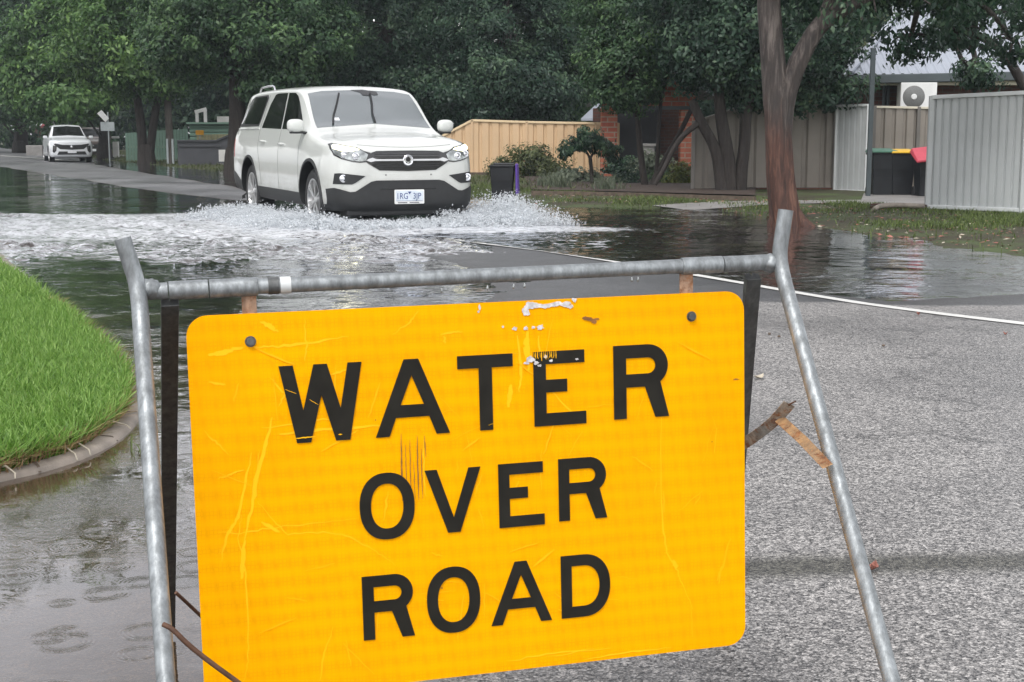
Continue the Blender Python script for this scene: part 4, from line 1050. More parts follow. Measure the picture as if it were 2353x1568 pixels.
# car frame: +x forward = (sin24, -cos24)
yawc = math.atan2(-math.cos(CARY), math.sin(CARY))
ute = car_root("utility_vehicle", "white twin cab utility with canopy driving through the flood water", fw_c, yawc)
tab = [(.93, .50, .38, .44, .92, .36, .965, .975), (.915, .66, .33, .60, .955, .48, 1.0, 1.012), (.88, .78, .29, .73, .985, .60, 1.03, 1.045), (.80, .865, .27, .82, 1.02, .70, 1.065, 1.085),
       (.66, .93, .26, .88, 1.06, .76, 1.10, 1.13), (.45, .965, .26, .905, 1.095, .78, 1.135, 1.17), (0, .975, .27, .905, 1.135, .78, 1.185, 1.22), (-.12, .975, .28, .905, 1.155, .785, 1.215, 1.25),
       (-.26, .972, .28, .91, 1.175, .80, 1.25, 1.29), (-1.06, .968, .28, .91, 1.215, .76, 1.755, 1.80), (-1.25, .968, .28, .91, 1.22, .765, 1.785, 1.835), (-2.2, .968, .28, .91, 1.235, .77, 1.805, 1.858),
       (-3.1, .968, .30, .91, 1.25, .77, 1.80, 1.85), (-3.65, .965, .32, .905, 1.265, .76, 1.775, 1.825), (-3.93, .955, .34, .90, 1.27, .745, 1.715, 1.76), (-4.10, .945, .36, .89, 1.265, .75, 1.52, 1.56), (-4.22, .94, .36, .885, 1.255, .77, 1.30, 1.33),
       (-4.36, .92, .38, .86, 1.12, .72, 1.17, 1.19), (-4.44, .86, .42, .80, 1.0, .66, 1.04, 1.05)]
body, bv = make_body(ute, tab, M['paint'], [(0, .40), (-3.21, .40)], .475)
for p_ in body.data.polygons:
    if p_.center.z < .34: p_.material_index = 1
# lower black bumper + intake
low = [(0, .645), (.40, .645), (.47, .63), (.66, .515), (.70, .51), (.885, .565), (.93, .50), (.93, .24), (.80, .20), (0, .20), (-.80, .20), (-.93, .24), (-.93, .50), (-.885, .565), (-.70, .51), (-.66, .515), (-.47, .63), (-.40, .645)]
low = [(a, max(b, .30)) for a, b in low if True]
pp(bv, [(.0, .645), (.40, .645), (.47, .63), (.66, .515), (.72, .51), (.88, .56), (.935, .545), (.915, .30), (.5, .285), (0, .285), (-.5, .285), (-.915, .30), (-.935, .545), (-.88, .56), (-.72, .51), (-.66, .515), (-.47, .63), (-.40, .645)], 'F', "lower_bumper", M['black'], ute, .012, .02, .05)
# undertray chin
mb = MB(); mb.box((.70, 0, .265), (.30, 1.5, .10)); mb.box((.45, 0, .235), (.5, 1.2, .05)); mb.build("skid_plate", M['black'], ute, world=False, bevel=.02)
# bumper crease lines
pp(bv, [(-.36, .545), (.36, .545), (.36, .538), (-.36, .538)], 'F', "intake_trim", M['gloss'], ute, .018, .01, .06)
# grille
gr = pp(bv, [(0, 1.0), (.40, .995), (.46, .975), (.545, .885), (.50, .845), (.36, .765), (0, .755), (-.36, .765), (-.50, .845), (-.545, .885), (-.46, .975), (-.40, .995)], 'F', "grille", M['gloss'], ute, .006, .01, .045)
for zz in (.815, .84, .93, .955):
    hw = .40 if zz < .9 else .42
    pp(bv, [(-hw, zz + .004), (hw, zz + .004), (hw, zz - .004), (-hw, zz - .004)], 'F', "grille_slat", M['black'], gr, .011, .006, .06)
pp(bv, [(.055, .90), (.40, .90), (.45, .915), (.49, .905), (.525, .885), (.47, .865), (.42, .878), (.055, .878)], 'F', "grille_bar", M['silverbar'], gr, .022, .014, .04)
pp(bv, mir([(.055, .90), (.40, .90), (.45, .915), (.49, .905), (.525, .885), (.47, .865), (.42, .878), (.055, .878)]), 'F', "grille_bar", M['silverbar'], gr, .022, .014, .04)
# winged ring emblem
mb = MB(); ex = .945
mb.lathe([(.062, -.004), (.066, .006), (.058, .012), (.046, .010), (.044, -.002)], 32, 'X', (ex, 0, .885), close=True)
em = mb.build("emblem", M['chrome'], gr, world=False, smooth=40)
mb = MB(); mb.lathe([(.0001, .004), (.050, .004), (.050, -.02)], 28, 'X', (ex, 0, .885)); mb.build("emblem_disc", M['chrome'], em, world=False)
mb = MB(); mb.lathe([(.0001, .004), (.031, .004), (.031, -.002)], 22, 'X', (ex + .003, 0, .896)); mb.build("emblem_eye", M['gloss'], em, world=False)
for s in (-1, 1):
    mb = MB(); mb.prism([(ex + .005, s * .012, .858), (ex + .005, s * .034, .866), (ex + .005, s * .020, .845)], (0, 0, 0), (.003, 0, 0)); mb.build("emblem_wing", M['gloss'], em, world=False)
# head lamps
for s in (1, -1):
    hl = [(.50, .955), (.545, .985), (.62, 1.025), (.74, 1.045), (.84, 1.075), (.865, 1.07), (.875, 1.02), (.86, .955), (.80, .915), (.70, .885), (.60, .872), (.53, .882)]
    f = (lambda P_: P_) if s > 0 else mir
    fr_ = pp(bv, f([(.465, .975), (.54, .995), (.62, 1.037), (.74, 1.058), (.845, 1.09), (.88, 1.08), (.888, 1.02), (.872, .945), (.805, .90), (.70, .87), (.60, .857), (.50, .868)]), 'F', "headlight", M['gloss'], ute, .004, .008, .03)
    pp(bv, f(hl), 'F', "lamp_lens", M['lampglass'], fr_, .010, .006, .03)
    pp(bv, f([(.60, 1.008), (.64, 1.025), (.74, 1.040), (.845, 1.066), (.862, 1.05), (.865, 1.022), (.80, .995), (.74, .988), (.68, .995)]), 'F', "running_light", M['drl'], fr_, .014, .004, .03)
    for yy, zz, r in ((.655, .935, .042), (.775, .955, .042)):
        hit, nr, *_ = bv.ray_cast(Vector((4, s * yy, zz)), Vector((-1, 0, 0)))
        mb = MB(); mb.lathe([(r, -.01), (r * 1.08, .020), (r * .86, .022), (r * .8, .012), (r * .5, .020), (.0001, .026)], 24, 'X', hit)
        mb.build("projector", M['chrome'], fr_, world=False, smooth=30)
    # fog lamp pod
    fp = pp(bv, f([(.535, .70), (.83, .735), (.875, .73), (.89, .605), (.70, .60), (.665, .615)]), 'F', "fog_light", M['black'], ute, .006, .01, .04)
    hit, nr, *_ = bv.ray_cast(Vector((4, s * .80, .672)), Vector((-1, 0, 0)))
    mb = MB(); mb.lathe([(.045, -.02), (.047, .018), (.036, .020), (.030, .010), (.015, .018), (.0001, .02)], 24, 'X', hit); mb.build("fog_lens", M['chrome'], fp, world=False, smooth=30)
    # crease above fog pod
    # mirror
    mp_ = thing("mirror", "", "", (0, 0, 0)); del mp_['label']; del mp_['category']; mp_.parent = ute; mp_.location = (-.42, s * 1.015, 1.285); mp_.scale = (.88, .88, .88)
    bm = bmesh.new(); bmesh.ops.create_uvsphere(bm, u_segments=24, v_segments=14, radius=1)
    for v in bm.verts:
        c = v.co; k = 3.0; nrm_ = (abs(c.x)**k + abs(c.y)**k + abs(c.z)**k) ** (1 / k); c /= nrm_
        v.co = Vector((c.x * .075 * (1.0 if c.x > 0 else .6), c.y * .125, c.z * .095 + .02))
    mb = MB(); mb.add([v.co for v in bm.verts], [tuple(x.index for x in f_.verts) for f_ in bm.faces]); bm.free()
    mb.build("mirror_cap", M['mirrorpaint'], mp_, world=False, smooth=60)
    mb = MB(); mb.box((-.005, -s * .02, -.075), (.11, .20, .035)); mb.bar((.0, -s * .1, -.075), (.06, -s * .24, -.10), .05, .04); mb.build("mirror_foot", M['black'], mp_, world=False, bevel=.012)
# number plate with frame
hit, nr, *_ = bv.ray_cast(Vector((4, 0, .44)), Vector((-1, 0, 0)))
px_ = hit.x + .026
plt = thing("number_plate", "", "", (0, 0, 0)); del plt['label']; del plt['category']; plt.parent = ute; plt.location = (px_, 0.01, .445)
mb = MB(); mb.prism([(0, a, b) for a, b in rrect(-.19, .19, -.086, .086, .012, 4)], (0, 0, 0), (-.012, 0, 0)); mb.build("plate_frame", M['white'], plt, world=False)
mb = MB(); mb.prism([(.003, a, b) for a, b in rrect(-.176, .176, -.052, .072, .006, 3)], (0, 0, 0), (-.004, 0, 0)); mb.build("plate_face", simple("plate_white_face", (0.62, 0.68, 0.74), .45), plt, world=False)
def text_mesh(body_, size, x=0, z=0, sx=1.0, align='CENTER', th=.001):
    cu = bpy.data.curves.new("t", 'FONT'); cu.body = body_; cu.size = size; cu.align_x = align; cu.align_y = 'CENTER'; cu.extrude = th
    ob = bpy.data.objects.new("t", cu); COL.objects.link(ob); dg = bpy.context.evaluated_depsgraph_get(); dg.update()
    me = bpy.data.meshes.new_from_object(ob.evaluated_get(dg)); bpy.data.objects.remove(ob)
    return [(v.co.x * sx + x, v.co.y + z, v.co.z) for v in me.vertices], [tuple(p.vertices) for p in me.polygons]
for txt, x0 in (("1RG", -.095), ("3JP", .095)):
    Vt, Ft = text_mesh(txt, .105, x0, .006, .80)
    mb = MB(); mb.add([(.005 + v[2], v[0], v[1]) for v in Vt], Ft)
    # bolder strokes by a second slightly shifted copy in front
    mb.build("plate_letters", M['plateblue'], plt, world=False)
mb = MB(); mb.prism([(.0035, -.022, .062), (.0035, .022, .062), (.0035, 0, .03)], (0, 0, 0), (.003, 0, 0)); mb.build("plate_badge", M['plateblue'], plt, world=False)
for a_, b_ in ((-.15, -.03), (.0, .13)):
    mb = MB(); k_ = int((b_ - a_) / .012); pts_ = []
    for k in range(k_): pts_ += [(a_ + k * .012, -.0655 - (k % 3) * .0006), (a_ + k * .012 + .009, -.0655), (a_ + k * .012 + .010, -.0685)]
    mb.prism([(.001, a, b) for a, b in pts_] + [(.001, b_, -.0745), (.001, a_, -.0745)], (0, 0, 0), (.0025, 0, 0)); mb.build("plate_slogan", M['dkgrey'], plt, world=False)
mb = MB(); mb.box((.004, 0, -.049), (.003, .33, .003)); mb.build("plate_rule", M['plateblue'], plt, world=False)
# bumper sensor dots
for yy in (-.28, .30):
    hit, nr, *_ = bv.ray_cast(Vector((4, yy, .71)), Vector((-1, 0, 0))); mb = MB(); mb.lathe([(.011, 0), (.011, .003), (.0001, .003)], 14, 'X', hit); mb.build("parking_sensor", M['fangrey'], ute, world=False)
# windscreen: polygon in (y,z)
ws = pp(bv, [(-.765, 1.275), (0, 1.33), (.765, 1.275), (.75, 1.42), (.725, 1.58), (.70, 1.72), (.50, 1.755), (0, 1.775), (-.50, 1.755), (-.70, 1.72), (-.725, 1.58), (-.75, 1.42)], 'F', "windscreen", M['wind'], ute, .004, .008, .06)
def wsline(pts, w, off, name, mat, parent):
    L_ = []
    for y_, z_ in pts:
        hit, nr, *_ = bv.ray_cast(Vector((4, y_, z_)), Vector((-1, 0, 0))); L_.append(hit + nr * off)
    mb = MB(); mb.tube(L_, w, 6); return mb.build(name, mat, parent, world=False, smooth=60)
wsline([(-.545, 1.31), (-.49, 1.42), (-.39, 1.57), (-.30, 1.71)], .013, .02, "wiper", M['black'], ute)
wsline([(.02, 1.33), (.04, 1.45), (.09, 1.58), (.13, 1.72)], .013, .02, "wiper", M['black'], ute)
pp(bv, [(-.10, 1.77), (.0, 1.74), (.02, 1.70), (.14, 1.69), (.14, 1.72), (.18, 1.70), (.24, 1.71), (.24, 1.75), (.06, 1.775)], 'F', "rear_view_mirror", M['gloss'], ws, .009, .004, .04)
pp(bv, [(-.50, 1.365), (-.43, 1.365), (-.43, 1.40), (-.50, 1.40)], 'F', "registration_sticker", M['mark'], ws, .009, .003, .04)
# frit band around windscreen
# side windows and cladding per side
for s in (1, -1):
    dw = [(-.98, 1.275), (-1.02, 1.32), (-1.16, 1.50), (-1.33, 1.665), (-1.44, 1.715), (-1.72, 1.735), (-1.70, 1.275)]
    pp(bv, [(-.58, 1.255), (-.68, 1.36), (-.82, 1.48), (-.96, 1.60), (-1.10, 1.695), (-1.22, 1.735), (-1.53, 1.745), (-1.505, 1.265)], 'S', "side_window", M['glass'], ute, .004, .006, .05, s)
    pp(bv, [(-1.57, 1.265), (-1.60, 1.745), (-2.10, 1.75), (-2.22, 1.735), (-2.40, 1.60), (-2.62, 1.285)], 'S', "side_window", M['glass'], ute, .004, .006, .05, s)
    cf = pp(bv, [(-2.77, 1.37), (-2.58, 1.70), (-2.64, 1.745), (-3.42, 1.735), (-3.60, 1.70), (-3.76, 1.60), (-4.02, 1.34), (-3.97, 1.305), (-2.82, 1.31)], 'S', "canopy_window", M['black'], ute, .004, .006, .05, s)
    pp(bv, [(-2.81, 1.385), (-2.65, 1.69), (-2.70, 1.722), (-3.40, 1.712), (-3.56, 1.68), (-3.71, 1.585), (-3.95, 1.345), (-2.85, 1.335)], 'S', "window_pane", M['glass'], cf, .009, .004, .05, s)
    # sill cladding
    pp(bv, [(-.46, .46), (-.46, .30), (-2.75, .32), (-2.75, .475)], 'S', "sill_cladding", M['black'], ute, .006, .012, .08, s)
    pp(bv, [(-3.68, .50), (-3.68, .36), (-4.30, .42), (-4.38, .66), (-4.2, .64)], 'S', "rear_bumper", M['black'], ute, .008, .012, .06, s)
    pp(bv, [(-4.20, .86), (-4.20, 1.13), (-4.32, 1.10), (-4.37, .9)], 'S', "tail_light", simple("red_tail_lamp", (.35, .02, .02), .2, coat=1.0) if s > 0 else bpy.data.materials["red_tail_lamp"], ute, .006, .006, .04, s)
    # arch trims
    for ax in (0, -3.21):
        V = []; k_ = 40; Fq = []
        for i in range(k_ + 1):
            a = math.radians(-18 + 216 * i / k_)
            for rr, oo in ((.468, -.03), (.468, .012), (.50, .012), (.505, -.002)):
                xx, zz = ax + rr * math.cos(a), .40 + rr * math.sin(a)
                hit, nr, *_ = bv.ray_cast(Vector((xx, s * 3, zz)), Vector((0, -s, 0)))
                yy = hit.y if hit is not None else s * .95
                V.append((xx, yy + s * oo, zz))
        for i in range(k_):
            for j in range(3): Fq.append((i * 4 + j, i * 4 + j + 1, i * 4 + 5 + j, i * 4 + 4 + j))
        mb = MB(); mb.add(V, Fq); mb.build("wheel_arch_trim", M['black'], ute, world=False, smooth=50)
        make_wheel(ute, (ax, s * .80, .38), .38, .25, .265, s)
    # door shut lines
    for pts_ in ([(-.53, .48), (-.53, .9), (-.55, 1.25)], [(-1.53, .48), (-1.55, .9), (-1.54, 1.26)], [(-2.50, .50), (-2.56, .78), (-2.68, 1.0), (-2.70, 1.28)], [(-2.70, 1.29), (-2.52, 1.74)]):
        L_ = []
        for (xa, za), (xb, zb_) in zip(pts_[:-1], pts_[1:]):
            for i in range(6):
                f = i / 5; xx, zz = xa + (xb - xa) * f, za + (zb_ - za) * f
                hit, nr, *_ = bv.ray_cast(Vector((xx, s * 3, zz)), Vector((0, -s, 0)))
                if hit is not None: L_.append(hit)
        mb = MB(); mb.tube(L_, .0035, 5); mb.build("door_gap", M['fangrey'], ute, world=False)
    # canopy base moulding
    L_ = []
    for i in range(14):
        xx = -2.73 - i * .103; hit, nr, *_ = bv.ray_cast(Vector((xx, s * 3, 1.275)), Vector((0, -s, 0)))
        if hit is not None: L_.append(hit + Vector((0, s * .004, 0)))
    mb = MB(); mb.tube(L_, .013, 6); mb.build("canopy_moulding", M['paint'], ute, world=False, smooth=60)
    for hx, hz_ in ((-1.38, 1.07), (-2.40, 1.10)):
        hit, nr, *_ = bv.ray_cast(Vector((hx, s * 3, hz_)), Vector((0, -s, 0)))
        mb = MB(); mb.tube([hit + Vector((.10, -s * .005, 0)), hit + Vector((.07, s * .032, .002)), hit + Vector((-.07, s * .032, .002)), hit + Vector((-.10, -s * .005, 0))], [.010, .014, .014, .010], 8)
        mb.build("door_handle", M['paint'], ute, world=False, smooth=60)
    # canopy roof rail
    mb = MB(); L_ = [(-2.75, s * .66, 1.80), (-2.82, s * .66, 1.872), (-3.0, s * .66, 1.885), (-3.5, s * .65, 1.875), (-3.66, s * .645, 1.85), (-3.72, s * .64, 1.78)]
    mb.tube(smooth_poly([Vector(p) for p in L_], 2), .016, 8); mb.build("roof_rail", M['chrome'], ute, world=False, smooth=60)
# bonnet shut line at the nose
L_ = []
for i in range(17):
    yy = -.60 + i * .075; zz = 1.04 + .03 * (abs(yy) / .6) ** 2
    hit, nr, *_ = bv.ray_cast(Vector((4, yy, zz)), Vector((-1, 0, 0)))
    if hit is not None and hit.x > .3: L_.append(hit)
mb = MB(); mb.tube(L_, .004, 5); mb.build("bonnet_gap", M['fangrey'], ute, world=False)
# underbody shadow parts: axle, chassis
mb = MB(); mb.box((-1.6, 0, .33), (4.6, 1.1, .12)); mb.tube([(0, -.75, .36), (0, .75, .36)], .05, 8); mb.tube([(-3.21, -.75, .36), (-3.21, .75, .36)], .06, 8); mb.box((-3.3, .0, .34), (.3, .3, .26))
mb.build("chassis", M['black'], ute, world=False)
# --- smaller parked cars far down the road
def small_car(name, label, n, t, yaw, paint, sc, lamps=True, group="cars parked beside the far road"):
    r = car_root(name, label, NT(n, t, 0.02), yaw, group); r.scale = (sc, sc, sc)
    tab = [(.90, .55, .34, .48, .80, .38, .86, .87), (.86, .72, .28, .66, .88, .54, .93, .945), (.72, .86, .24, .81, .93, .69, .98, 1.0), (.4, .915, .23, .85, .98, .74, 1.03, 1.06), (0, .925, .23, .86, 1.01, .75, 1.06, 1.09),
           (-.25, .925, .23, .86, 1.03, .74, 1.09, 1.12), (-.40, .925, .23, .86, 1.04, .72, 1.14, 1.17), (-1.15, .925, .23, .86, 1.06, .60, 1.60, 1.63), (-1.4, .925, .23, .86, 1.06, .60, 1.63, 1.67), (-2.3, .925, .23, .86, 1.08, .60, 1.63, 1.67),
           (-3.0, .91, .25, .85, 1.10, .58, 1.54, 1.57), (-3.35, .88, .28, .82, 1.08, .58, 1.2, 1.23), (-3.5, .80, .34, .72, .95, .55, 1.0, 1.02)]
    body, b = make_body(r, tab, paint, [(0, .36), (-2.7, .36)], .41)
    pp(b, [(-.68, 1.16), (0, 1.19), (.68, 1.16), (.56, 1.57), (0, 1.605), (-.56, 1.57)], 'F', "windscreen", M['glass'], r, .006, .006, .09)
    gl_ = pp(b, [(-.70, .84), (-.40, .79), (0, .775), (.40, .79), (.70, .84), (.74, .80), (.50, .60), (0, .57), (-.50, .60), (-.74, .80)], 'F', "grille", M['black'], r, .008, .008, .07)
    mb = MB(); hit, *_ = b.ray_cast(Vector((4, 0, .70)), Vector((-1, 0, 0))); mb.lathe([(.0001, .014), (.05, .012), (.07, .004)], 16, 'X', hit); o = mb.build("emblem", M['chrome'], gl_, world=False, smooth=50); 
    pp(b, [(-.55, .50), (.55, .50), (.62, .36), (-.62, .36)], 'F', "lower_grille", M['black'], r, .008, .008, .07)
    mb = MB(); mb.box((hit.x + .03, 0, .49), (.01, .37, .12)); mb.build("number_plate", M['mark'], r, world=False)
    for s in (1, -1):
        f = (lambda q_: q_) if s > 0 else mir
        pp(b, f([(.62, .74), (.78, .76), (.80, .48), (.74, .44), (.66, .52)]), 'F', "headlight", M['gloss'], r, .010, .008, .06)
        pp(b, [(-.62, 1.09), (-1.15, 1.50), (-1.45, 1.56), (-2.3, 1.55), (-2.9, 1.35), (-2.95, 1.14)], 'S', "side_window", M['glass'], r, .006, .006, .09, s)
        for ax in (0, -2.7):
            w = make_wheel(r, (ax, s * .79, .34), .34, .22, .235, s, 5)
        mb = MB(); mb.box((-.55, s * .98, 1.12), (.12, .18, .12)); mb.build("mirror", paint, r, world=False, bevel=.03)
    return r
hx = -1 * (RD)
yawr = math.atan2(hx.y, hx.x)
c1 = small_car("parked_car", "white small car with black grille facing us, parked far down the road", 0, 0, yawr - math.radians(2), M['paint2'], .90)
g_ = GP(128, 375, 0); c1.location = (g_.x + 0.3, g_.y + .9, 0.0)
c2 = small_car("parked_car", "dark brown car half hidden behind the white parked car", 0, 0, yawr - math.radians(8), M['paint3'], .98)
g_ = GP(200, 350, 0); c2.location = (AT(212, 340, 72).x, 72, -.15)
# ------------------------------------------------------------------ fences
def sheet(a, b, z0, z1a, z1b, period, depth, name, mat, parent, style='trap'):
    a, b = Vector((a.x, a.y, 0)), Vector((b.x, b.y, 0)); L = (b - a).length; t = (b - a).normalized(); nrm = Vector((t.y, -t.x, 0))
    if nrm.y > 0: nrm = -nrm
    pr = []; x = 0.0
    while x < L:
        if style == 'trap': seq = [(0, 0), (.62, 0), (.72, 1), (.90, 1)]
        elif style == 'rib': seq = [(0, 0), (.30, 0), (.42, 1), (.60, 1), (.72, .0)]
        else: seq = [(k / 8, .5 - .5 * math.cos(2 * PI * k / 8)) for k in range(8)]
        for f, d in seq:
            if x + f * period <= L: pr.append((x + f * period, d * depth))
        x += period
    pr.append((L, 0))
    V = []
    for s_, d in pr:
        p = a + t * s_ - nrm * d; zt = z1a + (z1b - z1a) * s_ / L
        V += [(p.x, p.y, z0), (p.x, p.y, zt)]
    n = len(pr); V2 = [(v[0] - nrm.x * .004, v[1] - nrm.y * .004, v[2]) for v in V]
    F = [(2 * i, 2 * i + 2, 2 * i + 3, 2 * i + 1) for i in range(n - 1)]
    m = len(V); F2 = [tuple(m + k for k in reversed(f)) for f in F] + [(2 * i + 1, 2 * i + 3, m + 2 * i + 3, m + 2 * i + 1) for i in range(n - 1)]
    mb = MB(); mb.add(V + V2, F + F2); return mb.build(name, mat, parent)
def fence(name, label, panels, mats, posts=True, group=None, period=.30, depth=.035, style='trap', cap=.045, bottom=True, postw=.07):
    "panels: list of (a, b, z0, z1a, z1b)"
    A0 = panels[0][0]; r = thing(name, label, "fence", (A0.x, A0.y, 0), 0, group)
    panel_m, cap_m, post_m = mats
    for a, b, z0, za, zb_ in panels:
        t = (Vector((b.x, b.y, 0)) - Vector((a.x, a.y, 0))).normalized()
        sheet(a, b, z0 + .03, za - .01, zb_ - .01, period, depth, "fence_panel", panel_m, r, style)
        mb = MB(); mb.bar((a.x, a.y, za), (b.x, b.y, zb_), .06, cap); mb.build("top_rail", cap_m, r, bevel=.006)
        if bottom: mb = MB(); mb.bar((a.x, a.y, z0 + .01), (b.x, b.y, z0 + .01), .06, cap); mb.build("bottom_rail", cap_m, r, bevel=.006)
        if posts:
            for p, zt in ((a, za), (b, zb_)):
                if p is b and panels[-1][1] is not b: continue
                mb = MB(); mb.box((p.x, p.y, (zt + z0 - .15) / 2), (postw, postw, zt - z0 + .19)); mb.build("fence_post", post_m, r, bevel=.006)
    return r
def Zat(x, y, Y): return AT(x, y, Y).z
# pale grey fence at the right
a = GP(2130, 488); b = GP(2346, 497); c = GP(2640, 509)
fence("pale_fence", "tall pale grey ribbed steel fence at the right edge of the photo", [(a, b, .07, Zat(2136, 224, a.y), Zat(2346, 213, b.y)), (b, c, .07, Zat(2346, 213, b.y), Zat(2640, 198, c.y))],
      (M['silver'], M['silvercap'], M['silver']), period=.118, depth=.024, style='rib', cap=.055)
# return of that fence going back along the side
# low brick edging and curved white kerb in front of the bins
mb = MB(); e0 = GP(2010, 486, 0); e1 = GP(2128, 490, 0); mb.bar((e0.x, e0.y + .1, .05), (e1.x, e1.y + .1, .05), .22, .12)
o = mb.build("brick_edging", M['brickdark']); tag(o, "low brown brick edging beside the pale grey fence", "edging")
pts = [GP(2008, 484, .06), GP(2012, 478, .10), GP(2026, 473, .12), GP(2060, 471, .13), GP(2125, 474, .12)]
mb = MB(); mb.tube(smooth_poly(pts, 2), .035, 8); o = mb.build("curved_edging", M['concrete'], smooth=60); tag(o, "curved pale concrete garden edging in front of the wheelie bins", "edging")
# taupe fence
Yf = 27.6
def PF(x, Y): p = AT(x, 400, Y); return Vector((p.x, Y, 0))
fence("taupe_fence", "taupe ribbed steel fence behind the big gum trunk", [(PF(1592, 26.6), PF(1700, 27.2), .02, Zat(1592, 281, 26.6), Zat(1700, 246, 27.2)), (PF(1700, 27.2), PF(1813, 27.6), .02, Zat(1700, 246, 27.2), Zat(1813, 244, 27.6)), (PF(1813, 27.6), PF(1915, 27.6), .02, Zat(1813, 244, 27.6), Zat(1915, 243, 27.6))],
      (M['taupe'], M['taupe'], M['taupedark']), period=.36, depth=.04)
mb = MB(); p0, p1 = PF(1700, 27.3), PF(1990, 27.3); mb.bar((p0.x, p0.y, .0), (p1.x, p1.y, .0), .12, .16); o = mb.build("brick_plinth", M['brickdark']); tag(o, "dark brick plinth course under the taupe fence", "plinth")
fence("white_gate_panel", "narrow pale ribbed steel panel beside the dark carport post", [(PF(1918, 27.2), PF(1989, 26.6), .02, Zat(1918, 244, 27.2), Zat(1989, 242, 26.6))], (M['silver'], M['silvercap'], M['silvercap']), period=.135, depth=.03, style='rib', postw=.045)
fence("taupe_side_fence", "taupe steel fence behind the wheelie bins", [(PF(2004, 28.2), PF(2105, 28.2), .02, Zat(2004, 246, 28.2), Zat(2105, 248, 28.2)), (PF(2105, 28.2), PF(2250, 28.2), .02, Zat(2105, 248, 28.2), Zat(2250, 250, 28.2))], (M['taupe'], M['cream'], M['taupedark']), period=.22, depth=.035)
# cream fence behind the ute
Yb = 37.4
fence("cream_fence", "cream ribbed steel fence with a sloping end behind the white utility", [(PF(1000, Yb), PF(1085, Yb), .06, Zat(1000, 322, Yb), Zat(1085, 277, Yb)), (PF(1085, Yb), PF(1210, Yb), .06, Zat(1085, 277, Yb), Zat(1210, 281, Yb)), (PF(1210, Yb), PF(1368, Yb), .06, Zat(1210, 281, Yb), Zat(1368, 284, Yb)), (PF(1368, Yb), PF(1420, Yb), .06, Zat(1368, 284, Yb), Zat(1420, 285, Yb))],
      (M['beige'], M['beigetop'], M['beige']), period=.27, depth=.035, cap=.06, bottom=False, postw=.06)
mb = MB(); p0, p1 = PF(995, Yb - .1), PF(1400, Yb - .1); mb.bar((p0.x, p0.y, .03), (p1.x, p1.y, .03), .1, .16); o = mb.build("sleeper", M['timber']); tag(o, "dark red timber sleeper under the cream fence", "sleeper")
# ------------------------------------------------------------------ brick house in the middle
def house_mid():
    Y = 36.0; r = thing("brick_house", "red brick house front with gable and shadowed porch behind the garden", "house", (PF(1470, Y).x, Y, 0))
    X = lambda x, YY=Y: AT(x, 300, YY).x
    mb = MB(); x0, x1 = X(1381), X(1417); zt = Zat(1400, 246, Y); mb.box(((x0 + x1) / 2, Y, zt / 2), (x1 - x0, .45, zt)); mb.build("brick_pillar", M['brick'], r)
    mb = MB(); x0b, x1b = X(1562), X(1600); mb.box(((x0b + x1b) / 2, Y, zt / 2), (x1b - x0b, .45, zt)); mb.build("brick_pillar", M['brick'], r)
    zg = Zat(1530, 196, Y); mb = MB(); xa, xb_ = X(1381), X(1600); xm = X(1525)
    mb.prism([(xa, Y - .223, zt + .002), (xb_, Y - .223, zt + .002), (xb_, Y - .223, zt + .25), (xm, Y - .223, zg + .25), (xa, Y - .223, zt + .12)], (0, 0, 0), (0, .446, 0)); mb.build("gable", M['brick'], r)
    mb = MB(); mb.bar((xa + .4, Y - .25, zt - .03), (xb_, Y - .25, zt - .03), .05, .09); mb.build("lintel", M['slate'], r)
    mb = MB(); mb.box(((x1 + x0b) / 2, Y + 1.9, zt / 2), (x0b - x1 + 1.0, .15, zt)); mb.build("porch_wall", M['brickdark'], r)
    mb = MB(); mb.box(((x1 + x0b) / 2 - .3, Y + 1.8, 1.0), (1.6, .06, 2.0)); mb.build("garage_door", M['dkgrey'], r)
    mb = MB()
    for s in (-1, 1):
        e = (xa - .3) if s < 0 else (xb_ + .3); mb.bar((e, Y - .1, zt + .05 if s < 0 else zt + .2), (xm, Y - .1, zg + .34), 3.0, .08, up=(0, 0, 1))
    mb.build("roof", M['slate'], r)
    mb = MB(); mb.box((X(1485), Y - .5, .85), (.5, .4, .06)); mb.box((X(1485), Y - .5, .42), (.3, .3, .8)); mb.build("stone_pedestal", M['path'], r)
    return r
house_mid()
mb = MB(); p = AT(1375, 268, 39.5); mb.prism([(p.x - .5, 39.2, p.z - .12), (p.x + .5, 39.2, p.z - .12), (p.x + .5, 40.5, p.z + .4), (p.x + .1, 40.5, p.z + .4)], (0, 0, 0), (0, 0, .06)); 
o = mb.build("shed_roof", M['roof']); tag(o, "small grey metal roof corner showing above the cream fence", "roof")
